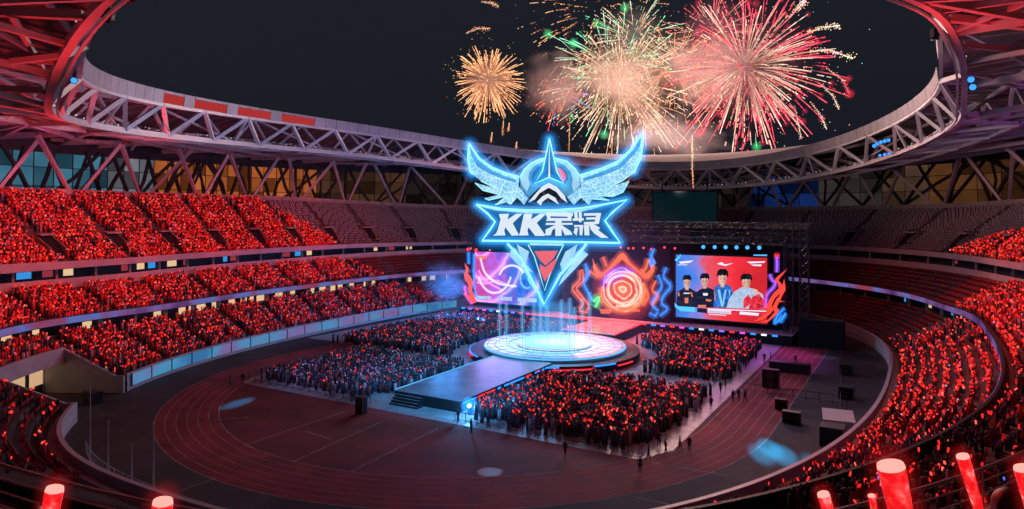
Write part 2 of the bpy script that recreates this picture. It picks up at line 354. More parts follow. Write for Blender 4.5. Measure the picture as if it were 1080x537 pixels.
# vomitories in the upper tier
AISLE = 42
aisles = list(range(10, NS, AISLE))
for i in aisles:
    if -140 < AL[i] < 10 and not (AL[i] > -12): continue
    mb = MB(); t0, z0 = up_tz(i, 3); t1, z1 = up_tz(i, 7)
    tv = (bp(i+4, 0)-bp(i-4, 0)).normalized(); nv = Vector((NX[i], NY[i], 0))
    c = bp(i, 0, 0); wv = tv*1.5
    for sgn in (-1, 1):
        mb.prism([c+wv*sgn+nv*t0+Vector((0,0,z0+.1)), c+wv*sgn+nv*t0+Vector((0,0,z0+1.1)), c+wv*sgn+nv*t1+Vector((0,0,z1+1.0)), c+wv*sgn+nv*t1+Vector((0,0,z1+.1))], tv*.2)
    mb.prism([c-wv+nv*(t1-.1)+Vector((0,0,z1+1.05)), c+wv+nv*(t1-.1)+Vector((0,0,z1+1.05)), c+wv+nv*(t1-1.2)+Vector((0,0,z1+.9)), c-wv+nv*(t1-1.2)+Vector((0,0,z1+.9))], (0,0,.25))
    q = mb.build('vomitory', M['concrete'], stad)
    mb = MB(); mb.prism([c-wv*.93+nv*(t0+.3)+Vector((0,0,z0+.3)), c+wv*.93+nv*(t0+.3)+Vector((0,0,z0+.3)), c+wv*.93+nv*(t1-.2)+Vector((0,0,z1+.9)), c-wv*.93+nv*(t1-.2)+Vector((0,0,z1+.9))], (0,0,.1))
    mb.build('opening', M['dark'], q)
# railing along the upper tier's front near the camera
mb = MB(); idx = [i for i in range(0, NS, 3) if -105 < AL[i] < -12]
for hh, rr in ((1.25,.055),(.9,.025),(.55,.025),(.2,.025)):
    mb.tube([bp(i, PR['tM'][i]-.1, PR['zFt'][i]+hh) for i in idx], rr, 6)
for i in idx[::2]: mb.tube([bp(i, PR['tM'][i]-.1, PR['zFt'][i]-.1), bp(i, PR['tM'][i]-.1, PR['zFt'][i]+1.25)], .03, 5)
mb.build('front_railing', mat('railing_paint', (.5,.45,.45), .35, .6), stad)

# ------------------------------------------------------------------ roof
RA, RB = 58.0, 79.7
def ztop(th): # th: angle, 0=+x, 90=+y
    s = math.sin(th); c = math.cos(th)
    d = math.degrees(th) % 360; d = d-360 if d < 130 else d
    sm = lambda a, b, x: (lambda t: t*t*(3-2*t))(min(1, max(0, (x-a)/(b-a))))
    return 46.0*c*c + (39.3 if s > 0 else 42.0)*s*s + 8.5*sm(247, 276, d if d > 0 else d+360)*(1-sm(-22, 14, d if d < 100 else d-360))
def rp(th, out=0, dz=0):
    x, y = RA*math.cos(th), RB*math.sin(th); n = Vector((math.cos(th)/RA, math.sin(th)/RB, 0)).normalized()
    return Vector((x, y, ztop(th)+dz))+n*out
def hgt(th): s = math.sin(th); return 7.0+ (.3 if s > 0 else -1.0)*s*s
roof = MB()
NB = 120
def path(fn, n=160): return [fn(2*math.pi*i/n) for i in range(n+1)]
def outer_i(p):
    i, t = loc_it(p); return i
ringo = []
for k in range(160):
    th = 2*math.pi*k/160; p = rp(th); i = near_i(p); ringo.append(i)
def outp(k, t, z):
    i = ringo[k % 160]; return bp(i, PR['tU'][i]+t, z)
# membrane between ring top and facade head
mb = MB(); n = 160; vs = []
for k in range(n):
    th = 2*math.pi*k/n; a = rp(th, .8, -.3); i = ringo[k]; b = bp(i, PR['tU'][i]+12, 41.5-(1.5 if math.sin(th) > 0 else 0))
    for q in range(6):
        f = q/5; p = a.lerp(b, f); p.z += 3.0*math.sin(math.pi*f); vs.append(p)
mb.add(vs, [(k*6+q, ((k+1)%n)*6+q, ((k+1)%n)*6+q+1, k*6+q+1) for k in range(n) for q in range(5)])
mem = mb.build('roof', M['membrane'], stad, smooth=True)
# fascia: separate panels, some of them glowing red
mbp, redl = MB(), []; npan = 150
red_lo, red_hi = None, None
def th_of(px, py): # ring angle seen on the far side in that direction
    best = None
    k = (px-540)/FPX; dx, dy = CS*k-SN, SN*k+CS
    a = (dx/RA)**2+(dy/RB)**2; b = 2*(CAM.x*dx/RA**2+CAM.y*dy/RB**2); c = (CAM.x/RA)**2+(CAM.y/RB)**2-1
    D = b*b-4*a*c
    if D < 0: return None
    d = (-b+math.sqrt(D))/(2*a); return math.atan2((CAM.y+dy*d)/RB, (CAM.x+dx*d)/RA) % (2*math.pi)
tr0, tr1 = sorted((th_of(168, 0), th_of(330, 0)))
for k in range(npan):
    a0 = 2*math.pi*k/npan; a1 = 2*math.pi*(k+.965)/npan; am = (a0+a1)/2 % (2*math.pi)
    q = [rp(a0, 0, 0), rp(a1, 0, 0), rp(a1, .25, -2.0), rp(a0, .25, -2.0)]
    n_ = Vector((math.cos(am)/RA, math.sin(am)/RB, 0)).normalized()*.18
    redp = tr0 < am < tr1 and k % 4 != 0
    if redp:
        q_ = MB(); q_.prism([rp(a0,.1,-.45), rp(a1,.1,-.45), rp(a1,.3,-1.9), rp(a0,.3,-1.9)], n_); redl.append(q_)
        mbp.prism([rp(a0,0,0), rp(a1,0,0), rp(a1,.05,-.4), rp(a0,.05,-.4)], n_)
    else: mbp.prism(q, n_)
fas = mbp.build('roof_fascia', mat('fascia_paint', (.36,.34,.37), .55, .1, var=.2, vscale=.25), stad)
rlm = emat('red_lit_panel', (1,.08,.08), .4)
for q_ in redl: q_.build('lit_red_panel', rlm, fas)
truss = MB()
truss.tube(path(lambda t: rp(t, .5, -2.2)), .35, 4, cap=False)
tr = truss.build('inner_ring_truss', M['steel'], stad)
mb = MB(); mb.tube(path(lambda t: rp(t, 3.2, -hgt(t))), .5, 4, cap=False)
mb.tube(path(lambda t: rp(t, 2.4, -hgt(t)-.45)), .18, 4, cap=False); mb.build('bottom_chord', M['steel'], tr)
mb = MB(); mb.tube(path(lambda t: rp(t, 11, -.5)), .4, 4, cap=False); mb.tube(path(lambda t: rp(t, 12, -hgt(t)+.2)), .4, 4, cap=False); mb.build('outer_chord', M['steel'], tr)
mb = MB(); nb = 38; rr_ = random.Random(5)
for k in range(nb):
    a = 2*math.pi*k/nb; b = 2*math.pi*(k+.5)/nb; c = 2*math.pi*(k+1)/nb
    lo = rp(b, 3.2, -hgt(b)); mb.beam(rp(a, .5, -2.1), lo, .62); mb.beam(lo, rp(c, .5, -2.1), .62)
    if k % 3 == 0: mb.beam(rp(a, .5, -2.1), rp(a+.01, 3.2, -hgt(a)), .40)
mb.build('lattice', M['steel'], tr)
mb = MB()
for k in range(nb):
    a = 2*math.pi*k/nb; b = 2*math.pi*(k+.5+rr_.uniform(-.1,.1))/nb; c = 2*math.pi*(k+1)/nb
    mb.beam(rp(a, 11, -.6), rp(b, 12, -hgt(b)), .5); mb.beam(rp(b, 12, -hgt(b)), rp(c, 11, -.6), .5)
    mb.beam(rp(a, .6, -2.2), rp(c+.02, 11, -.7), .42); mb.beam(rp(b, 3.3, -hgt(b)), rp(b+rr_.choice([-1,1])*.08, 12, -hgt(b)), .5)
    if k % 2: mb.beam(rp(a, 3.3, -hgt(a)), rp(a+rr_.choice([-1,1])*.15, 11, -.8), .4)
mb.build('cross_bracing', M['steel'], tr)
mb = MB()
for k in range(330):
    a = 2*math.pi*k/330; p = rp(a, 3.0+rr_.uniform(-.2,.6), -hgt(a)+rr_.uniform(.55,.9)); mb.sphere(p, rr_.uniform(.05,.13), nu=5, nv=4)
mb.build('catwalk_lights', emat('catwalk_light', (.75,.65,.85), .9), tr)['kind'] = 'stuff'
# woven beams from the ring to the facade
mb = MB(); rr_ = random.Random(11); NBM = 58
for k in range(NBM):
    for fam in (-1, 1):
        a = 2*math.pi*(k+.25*fam+rr_.uniform(-.2,.2))/NBM; p = rp(a, 3.5, -hgt(a)+.3)
        kk = int(round((a/(2*math.pi))*160+fam*rr_.uniform(5, 11))); q = outp(kk, 10, 39.2)
        wdt = rr_.uniform(.5, .95)
        mid = p.lerp(q, .5); mid.z += 1.2
        mb.tube([p, mid, q], wdt*.7, 4)
for k in range(40):                          # long tangential beams
    a = 2*math.pi*(k+rr_.uniform(-.3,.3))/40; fam = rr_.choice((-1,1)); p = rp(a, rr_.uniform(10,16), -hgt(a)+1.2)
    q = outp(int(a/(2*math.pi)*160+fam*rr_.uniform(14,20)), 8, 39.5); mb.tube([p, q], .5, 4)
for f_ in (.3, .55, .8):
    L_ = []
    for k in range(161):
        th = 2*math.pi*(k % 160)/160; a = rp(th, 6, -hgt(th)+1.6); b = outp(k, 9, 39.6); p = a.lerp(b, f_); p.z += 1.0; L_.append(p)
    mb.tube(L_, .28, 4, cap=False)
mb.build('woven_beams', M['roofbeam'], mem)
mb = MB()
for k in range(160):
    th = 2*math.pi*k/160; a = rp(th, .8, -.8); i = ringo[k]; b = bp(i, PR['tU'][i]+12, 40.9-(1.5 if math.sin(th) > 0 else 0)); L_ = []
    for q in range(6): p = a.lerp(b, q/5); p.z += 3.0*math.sin(math.pi*q/5); L_.append(p)
    mb.tube(L_, .16, 4, cap=False)
mb.build('roof_purlins', M['roofbeam'], mem)
# slanting columns from the bowl's rim up to the roof
mb = MB()
for k in range(0, 160, 4):
    if 98 < k < 152 and k % 2: pass
    i = ringo[k]; p = bp(i, PR['tU'][i]+1.8, PR['zU'][i]-1)
    for fam in (-1, 1):
        kk = k+fam*rr_.uniform(1.2, 3.0); j = ringo[int(round(kk)) % 160]
        if abs((j-i+NS//2) % NS - NS//2) > 70: continue
        q = bp(j, PR['tU'][j]+rr_.uniform(-6, 3), 39.0); mb = MB(); mb.tube([p, p.lerp(q,.5), q], 0, 4, rs=[.36,.42,.52]); mb.build('roof_column', M['roofbeam'], stad)
# facade: lit panels behind dark woven lattice
def facade_mat():
    m = emat('facade_glow', (1,1,1), 1.0); n = m.node_tree; e = [x for x in n.nodes if x.type == 'EMISSION'][0]
    at = n.nodes.new('ShaderNodeAttribute'); at.attribute_name = 'col'
    tc = n.nodes.new('ShaderNodeTexCoord'); ns = n.nodes.new('ShaderNodeTexVoronoi'); ns.inputs['Scale'].default_value = .3
    n2 = n.nodes.new('ShaderNodeTexNoise'); n2.inputs['Scale'].default_value = .09; n2.inputs['Detail'].default_value = 4
    n.links.new(tc.outputs['Object'], ns.inputs['Vector']); n.links.new(tc.outputs['Object'], n2.inputs['Vector'])
    mr = n.nodes.new('ShaderNodeMapRange'); mr.inputs[1].default_value = .35; mr.inputs[2].default_value = .65; mr.inputs[3].default_value = .6; mr.inputs[4].default_value = 1.0
    n.links.new(n2.outputs[0], mr.inputs[0])
    bw = n.nodes.new('ShaderNodeRGBToBW'); n.links.new(ns.outputs['Color'], bw.inputs[0])
    m2 = n.nodes.new('ShaderNodeMath'); m2.operation = 'MULTIPLY_ADD'; m2.inputs[1].default_value = .15; m2.inputs[2].default_value = .85; n.links.new(bw.outputs[0], m2.inputs[0])
    m3 = n.nodes.new('ShaderNodeMath'); m3.operation = 'MULTIPLY'; n.links.new(m2.outputs[0], m3.inputs[0]); n.links.new(mr.outputs[0], m3.inputs[1])
    v = n.nodes.new('ShaderNodeVectorMath'); v.operation = 'SCALE'; n.links.new(at.outputs['Color'], v.inputs[0]); n.links.new(m3.outputs[0], v.inputs['Scale'])
    n.links.new(v.outputs[0], e.inputs[0]); return m
M['fglow'] = facade_mat()
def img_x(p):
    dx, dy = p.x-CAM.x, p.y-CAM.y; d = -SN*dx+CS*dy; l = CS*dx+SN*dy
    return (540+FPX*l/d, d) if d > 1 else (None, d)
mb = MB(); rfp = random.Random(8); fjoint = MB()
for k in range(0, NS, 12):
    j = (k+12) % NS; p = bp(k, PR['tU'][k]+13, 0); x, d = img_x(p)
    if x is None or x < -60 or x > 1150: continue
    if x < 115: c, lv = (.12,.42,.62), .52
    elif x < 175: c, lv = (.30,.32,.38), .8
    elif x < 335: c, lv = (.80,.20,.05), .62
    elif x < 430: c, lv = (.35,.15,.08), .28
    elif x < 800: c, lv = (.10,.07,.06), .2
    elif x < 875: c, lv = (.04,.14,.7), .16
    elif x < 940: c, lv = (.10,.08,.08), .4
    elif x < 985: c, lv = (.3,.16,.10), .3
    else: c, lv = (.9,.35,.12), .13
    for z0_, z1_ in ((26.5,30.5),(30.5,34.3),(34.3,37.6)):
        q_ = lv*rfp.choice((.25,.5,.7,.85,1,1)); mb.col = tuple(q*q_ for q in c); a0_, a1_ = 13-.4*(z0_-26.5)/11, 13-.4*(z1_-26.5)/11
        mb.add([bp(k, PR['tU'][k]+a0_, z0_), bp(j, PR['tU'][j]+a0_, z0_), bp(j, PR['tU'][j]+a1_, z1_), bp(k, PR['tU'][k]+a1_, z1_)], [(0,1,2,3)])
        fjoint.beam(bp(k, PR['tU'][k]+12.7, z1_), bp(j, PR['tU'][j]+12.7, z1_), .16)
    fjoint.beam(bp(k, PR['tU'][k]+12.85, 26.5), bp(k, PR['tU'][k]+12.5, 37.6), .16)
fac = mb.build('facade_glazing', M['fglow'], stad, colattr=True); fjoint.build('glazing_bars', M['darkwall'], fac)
mb = MB()
sweep(mb, lambda i: [(PR['tU'][i]+13.5,0),(PR['tU'][i]+13.5,41.5),(PR['tU'][i]+12,41.4),(PR['tU'][i]+12,37.2)]); mb.build('facade_wall', M['darkwall'], stad)
mb = MB(); rr_ = random.Random(21)
for k in range(0, NS, 22):
    for fam in (-1, 1, rr_.choice((-2, 2, 0))):
        j = (k+int(fam*rr_.uniform(8, 24))) % NS; m_ = (k+(j-k if abs(j-k) < 200 else 0)//2) % NS
        p0 = bp(k, PR['tU'][k]+12.2, 26.8); p1 = bp(j, PR['tU'][j]+11.9, 38); pm = p0.lerp(p1, .5)+Vector((rr_.uniform(-1,1), rr_.uniform(-1,1), rr_.uniform(-.8,.8)))
        mb.tube([p0, pm, p1], .42, 4)
mb.build('facade_lattice', M['darkwall'], stad)

# ------------------------------------------------------------------ ground, track
def sheet(name, pts, z, m, kind='structure'):
    mb = MB(); mb.add([(p[0], p[1], z) for p in pts], [tuple(range(len(pts)))]); return tag(mb.build(name, m), kind=kind)
sheet('ground', [(-900,-900),(900,-900),(900,1200),(-900,1200)], -.02, M['ground'])
mb = MB(); mb.add([bp(i, .05, 0) for i in range(0, NS, 8)]+[], [tuple(range(len(range(0, NS, 8))))]); ap = mb.build('apron', M['apron']); ap['kind'] = 'structure'
mb = MB(); sweep(mb, lambda i: [(0,.0),(PR['tL'][i]+2,.0)], gi_, closed=False)
YB, HS, RI, RO = -31.0, 31.0, 34.0, 41.3
def oval(r, n=48):
    pts = [(r*math.cos(math.pi+math.pi*k/n), YB+r*math.sin(math.pi+math.pi*k/n)) for k in range(n+1)]
    return pts+[(r*math.cos(math.pi*k/n), -YB+r*math.sin(math.pi*k/n)) for k in range(n+1)]
sheet('running_track', oval(RO, 64), .004, M['track'])
sheet('infield', oval(RI-.0, 64), .008, M['infield'])
mb = MB()
def linestrip(pts, wd, closed=False):
    pts = [Vector((p[0], p[1], 0)) for p in pts]; k = len(pts)
    vs = []
    for i, p in enumerate(pts):
        a = pts[(i-1) % k] if (closed or i) else p; b = pts[(i+1) % k] if (closed or i < k-1) else p
        t = (b-a).normalized(); nrm = Vector((-t.y, t.x, 0))*wd/2; vs += [(p+nrm).to_tuple(), (p-nrm).to_tuple()]
    vs = [(x, y, .012) for x, y, _ in vs]
    mb.add(vs, [(2*i, 2*((i+1) % k), 2*((i+1) % k)+1, 2*i+1) for i in range(k if closed else k-1)])
for l in range(7): linestrip(oval(RI+l*(RO-RI)/6, 64), .10 if l in (0, 6) else .06, True)
def g2(x, y): p = gp(x, y); return (p.x, p.y)
for a, b in (((257,470),(364,434)),((309,487),(402,445)),((371,497),(462,452)),((322,455),(350,463)),((681,487),(769,502)),((192,517),(228,504)),((671,525),(705,532)),((225,443),(262,440))):
    linestrip([g2(*a), g2(*b)], .12)
linestrip([g2(258,470), g2(309,487)], .05)
tag(mb.build('track_line_markings', M['white']), kind='structure')
c = gp(517, 498); mb = MB(); mb.add([(c.x+1.07*math.cos(q*math.pi/16), c.y+1.07*math.sin(q*math.pi/16), .014) for q in range(32)], [tuple(range(32))])
mb.add([(c.x+1.3*math.cos(q*math.pi/16), c.y+1.3*math.sin(q*math.pi/16), .011) for q in range(32)], [tuple(range(32))], 1)
tag(mb.build('throwing_circle', [mat('circle_slab', (.38,.38,.42), .5), M['white']]), kind='structure')
sheet('event_flooring', [(-31,-46.5),(31,-46.5),(33.3,-42),(33.3,36),(-33.3,36),(-33.3,-42)], .035, M['pave'])
sheet('grey_flooring', [(-50,-16),(-34.5,-16),(-34.5,34),(-48,34)], .03, M['pave'])

# ------------------------------------------------------------------ stage
def led_strip(mb_list, pts, z0, z1, cols, out=.05): pass
M['s_blue'] = emat('led_blue', (.02,.22,1), 1.9); M['s_red'] = emat('led_red', (1,.03,.05), 1.2); M['s_mag'] = emat('led_magenta', (.8,.05,.6), 1.8)
M['s_cyan'] = emat('led_cyan', (.08,.50,1), 1.3); M['s_white'] = emat('led_white', (.8,.85,1), 1.6); M['s_vio'] = emat('led_violet', (.25,.12,1), 1.8)
M['blackdrape'] = mat('black_drape', (.012,.012,.015), .9, var=.2)
SY = 26.0
stage = thing('main_stage', 'wide black main stage deck below the screens with glowing edge strip', 'stage', (-2, SY, 0))
def loc_parent(o, p): o.parent = p; o.matrix_parent_inverse = Matrix.Translation(-Vector(p.location)); return o
def P(mb, name, m, parent, **k): return loc_parent(mb.build(name, m, **k), parent)
mb = MB(); mb.box((-3, SY+4, .95), (76, 11, 1.9)); P(mb, 'deck_skirt', M['blackdrape'], stage)
mb = MB(); mb.box((-3, SY+4, 1.93), (76.2, 11.2, .08)); P(mb, 'deck_floor', mat('main_deck', (.4,.3,.32), .25, var=.2), stage)
xs = np.linspace(-40.5, 33.5, 75); rs = random.Random(4)
cyc = ['s_blue','s_vio','s_red','s_mag','s_blue','s_white']
cur = 0
byc = {}
for i in range(len(xs)-1):
    X = xs[i]
    k = 's_red' if -22 < X < 6 else cyc[(i//2) % 6]
    if i % 2 == 1 and not (-22 < X < 6): continue
    b = MB(); b.box((X+.5, SY-1.65, 1.75), (.98 if not (-22 < X < 6) else .995, .12, .32)); P(b, 'edge_light', M[k], stage)
# bridge and round stage and runway
CX0, CY0 = 0.0, -5.0
br = thing('stage_bridge', 'broad raised walkway joining the round stage to the main stage', 'walkway', (0, 16, 0))
mb = MB(); mb.box((0, 16.6, .9), (11, 15.8, 1.8)); P(mb, 'bridge_body', M['blackdrape'], br)
mb = MB(); mb.box((0, 16.6, 1.85), (11.2, 15.8, .08)); P(mb, 'bridge_floor', M['stagetop'], br)
for sx in (-1, 1): mb = MB(); mb.box((sx*5.62, 16.6, 1.83), (.1, 15.6, .2)); P(mb, 'edge_light', M['s_red'], br)
rsg = thing('round_stage', 'round white raised stage ringed with blue and red light strips', 'stage', (CX0, CY0, 0))
def disc(mb, r, z0, z1, n=72, mi=0, r0=None):
    mb.add([(CX0+r*math.cos(2*math.pi*k/n), CY0+r*math.sin(2*math.pi*k/n), z) for z in (z0, z1) for k in range(n)],
           [tuple(range(n, 2*n))]+[(k, (k+1)%n, n+(k+1)%n, n+k) for k in range(n)], mi)
mb = MB(); disc(mb, 14.9, 0, 1.3); P(mb, 'lower_step', M['dark'], rsg)
mb = MB(); disc(mb, 12.4, 1.3, 1.95); P(mb, 'stage_floor', M['disc'], rsg)
mb = MB(); disc(mb, 6.6, 1.96, 2.35); P(mb, 'centre_podium', M['disc'], rsg)
mb = MB()
for k in range(24): a_ = 2*math.pi*k/24; mb.tube([(CX0+6.8*math.cos(a_), CY0+6.8*math.sin(a_), 1.955), (CX0+12.3*math.cos(a_), CY0+12.3*math.sin(a_), 1.955)], .035, 4)
for r_ in (8.2, 10.6, 11.9): mb.tube([(CX0+r_*math.cos(2*math.pi*k/90), CY0+r_*math.sin(2*math.pi*k/90), 1.955) for k in range(91)], .05, 4)
P(mb, 'floor_joints', M['dark'], rsg)
def ringtube(mb, r, z, a0, a1, rad=.1, n=40): mb.tube([(CX0+r*math.cos(a0+(a1-a0)*k/n), CY0+r*math.sin(a0+(a1-a0)*k/n), z) for k in range(n+1)], rad, 6)
mb = MB(); ringtube(mb, 12.5, 1.8, 0, 2*math.pi, .10, 90); P(mb, 'rim_light', M['s_cyan'], rsg)
mb = MB(); ringtube(mb, 6.7, 2.2, 0, 2*math.pi, .05, 60); P(mb, 'podium_light', M['s_white'], rsg)
for a0, a1 in ((R(150),R(185)),(R(193),R(238)),(R(282),R(300)),(R(322),R(338))): mb = MB(); ringtube(mb, 15.0, 1.15, a0, a1, .13, 14); P(mb, 'step_light', M['s_blue'], rsg)
for a0, a1 in ((R(196),R(202)),(R(206),R(228)),(R(296),R(322)),(R(340),R(356))): mb = MB(); ringtube(mb, 15.05, .75, a0, a1, .13, 14); P(mb, 'step_light', M['s_red'], rsg)
rw = thing('runway', 'long dark runway running from the round stage towards the track', 'runway', (0, -30, 0))
RY0, RY1 = -42.5, -17
mb = MB(); mb.box((0.4, (RY0+RY1)/2, .72), (10.6, RY1-RY0, 1.44)); P(mb, 'runway_body', M['blackdrape'], rw)
mb = MB(); mb.box((0.4, (RY0+RY1)/2, 1.49), (10.8, RY1-RY0, .08)); P(mb, 'runway_floor', mat('runway_top', (.13,.15,.18), .28, var=.5, vscale=.4, spec=.6), rw)
mb = MB(); mb.box((-5.05, (RY0+RY1)/2, 1.52), (.12, RY1-RY0-.6, .14)); P(mb, 'edge_light', M['s_cyan'], rw)
mb1, mb2 = MB(), MB()
for i, (a, b, k) in enumerate(((0,.12,0),(.14,.3,1),(.33,.36,0),(.4,.62,0),(.64,.7,1),(.75,.86,0),(.88,.93,0))):
    b_ = MB(); b_.box((5.86, RY0+(a+b)/2*(RY1-RY0)+.6, 1.15), (.1, (b-a)*(RY1-RY0), .22)); P(b_, 'edge_light', M['s_red' if k else 's_blue'], rw)
mb = MB()
for i in range(4): mb.box((-2.2, RY0-.35-.35*i, (1.2-.3*i)/2), (4.6, .35, 1.2-.3*i))
P(mb, 'steps', M['dark'], rw)
mb = MB()
for i in range(4): mb.box((-2.2, RY0-.5-.35*i, 1.22-.3*i), (4.5, .05, .04))
P(mb, 'step_nosing', M['white'], rw)
# screen wall structure
wall = thing('screen_tower', 'tall black screen wall framework with roof trusses over the main stage', 'stage structure', (-3, SY+5, 0))
mb = MB(); mb.box((-3.5, SY+4.2, 10.5), (74, 1.0, 17)); P(mb, 'backdrop_panel', M['blackdrape'], wall)
XL, XR = -41.0, 34.5
def truss_beam(mb, a, b, wd=1.0, bays=12, ch=.09):
    a, b = Vector(a), Vector(b); t = (b-a).normalized()
    u = Vector((0,0,1)) if abs(t.z) < .9 else Vector((1,0,0)); v = t.cross(u).normalized(); u = v.cross(t)
    cs = [(-1,-1),(1,-1),(1,1),(-1,1)]
    L_ = [[a.lerp(b, k/bays)+v*wd/2*c0+u*wd/2*c1 for k in range(bays+1)] for c0, c1 in cs]
    for l in L_: mb.tube([l[0], l[-1]], ch, 4)
    for s_ in range(4):
        for k in range(bays):
            p, q = (L_[s_][k], L_[(s_+1)%4][k+1]) if k % 2 else (L_[(s_+1)%4][k], L_[s_][k+1]); mb.tube([p, q], ch*.6, 3, cap=False)
        for k in range(bays+1): mb.tube([L_[s_][k], L_[(s_+1)%4][k]], ch*.6, 3, cap=False)
M['truss'] = mat('truss_metal', (.09,.09,.10), .4, .6)
for X in (XL+.6, -14, 6, XR-.6, XR+2.2):
    mb = MB(); truss_beam(mb, (X, SY+2.2 if X > XR-2 else SY+3, 0), (X, SY+2.2 if X > XR-2 else SY+3, 22.5), 1.6, 14, .12); P(mb, 'truss_tower', M['truss'], wall)
for z, Y in ((22.6, SY+1.5), (20.8, SY+.2), (22.6, SY+5.5), (19.4, SY+1.2)):
    mb = MB(); truss_beam(mb, (XL, Y, z), (XR+3, Y, z), 1.1, 60, .09); P(mb, 'roof_truss', M['truss'], wall)
for X in range(-40, 38, 6):
    mb = MB(); truss_beam(mb, (X, SY-1, 21.7), (X, SY+7, 21.7), .8, 6, .07); P(mb, 'cross_truss', M['truss'], wall)
mb = MB()
for _ in range(20): X = rs.uniform(-6, 33); mb.sphere((X, SY+rs.uniform(-.5,2), rs.choice([19.7,21.2,22.2])), .10, nu=6, nv=4)
P(mb, 'marker_lights', emat('amber_marker', (1,.30,.12), .7), wall)
mb = MB(); mb.box((40, SY+1, 2.6), (7.5, 4, 5.2)); P(mb, 'side_wing', M['blackdrape'], wall)
# LED video walls
def vw(name, label, x0, y0, x1, y1, m, Y=SY+1.0, th=.35):
    a, b = onY(x0, y1, Y), onY(x1, y0, Y); t = thing(name, label, 'screen', ((a.x+b.x)/2, Y, 0))
    mb = MB(); cx, cz, ww, hh = (a.x+b.x)/2, (a.z+b.z)/2, b.x-a.x, b.z-a.z
    mb.box((cx, Y+th/2+.06, cz), (ww+.7, th, hh+.7)); P(mb, 'screen_frame', M['dark'], t)
    mb = MB(); mb.box((cx, Y, cz), (ww, .1, hh)); P(mb, 'display', m, t)
    return t, a, b
def rampmat(name, fn, s):
    m = emat(name, (1,1,1), s); n = m.node_tree; e = [x for x in n.nodes if x.type == 'EMISSION'][0]; fn(n, e); return m
def nd(n, t, **k):
    x = n.nodes.new(t)
    for a, b in k.items():
        if a.startswith('i_'): x.inputs[a[2:].replace('_', ' ')].default_value = b
        else: setattr(x, a, b)
    return x
def ramp(n, src, stops, interp='LINEAR'):
    cr = n.nodes.new('ShaderNodeValToRGB'); cr.color_ramp.interpolation = interp; el = cr.color_ramp.elements
    for i, (p, c) in enumerate(stops):
        q = el[i] if i < 2 else el.new(p); q.position = p; q.color = (*c, 1)
    n.links.new(src, cr.inputs[0]); return cr.outputs[0]
def screen_centre(x, y): p = onY(x, y, SY+1.0); return (p.x, 0, p.z)
def off_vec(n, x, y, rad):
    tc = nd(n, 'ShaderNodeTexCoord'); a = nd(n, 'ShaderNodeVectorMath', operation='SUBTRACT'); n.links.new(tc.outputs['Object'], a.inputs[0]); a.inputs[1].default_value = screen_centre(x, y)
    b = nd(n, 'ShaderNodeVectorMath', operation='MULTIPLY'); n.links.new(a.outputs[0], b.inputs[0]); b.inputs[1].default_value = (1/rad, 0, 1/rad); return b.outputs[0]
def mixc(n, f, a, b, mode='MIX'):
    m = n.nodes.new('ShaderNodeMix'); m.data_type = 'RGBA'; m.blend_type = mode
    for s_, v in ((m.inputs['Factor'], f), (m.inputs['A'], a), (m.inputs['B'], b)):
        s_ = s_ if s_.enabled else s_
        if isinstance(v, (int, float)): s_.default_value = v
        elif isinstance(v, tuple): s_.default_value = (*v, 1)
        else: n.links.new(v, s_)
    return m
def mix_rgb(n, f, a, b, mode='MIX'):
    m = n.nodes.new('ShaderNodeMixRGB'); m.blend_type = mode
    for s_, v in zip(m.inputs, (f, a, b)):
        if isinstance(v, (int, float)): s_.default_value = v
        elif isinstance(v, tuple): s_.default_value = (*v, 1)
        else: n.links.new(v, s_)
    return m.outputs[0]
def filaments(n, vec, scale, dist, kind='RINGS', lo=.86):
    w_ = nd(n, 'ShaderNodeTexWave', wave_type=kind, i_Scale=scale, i_Distortion=dist, i_Detail=3)
    w_.inputs['Detail Scale'].default_value = 1.2
    if kind == 'RINGS': w_.rings_direction = 'SPHERICAL'
    n.links.new(vec, w_.inputs['Vector']); return ramp(n, w_.outputs['Color'], [(0,(0,0,0)),(lo-.25,(.05,.05,.05)),(lo,(.35,.35,.35)),(1,(1,1,1))])
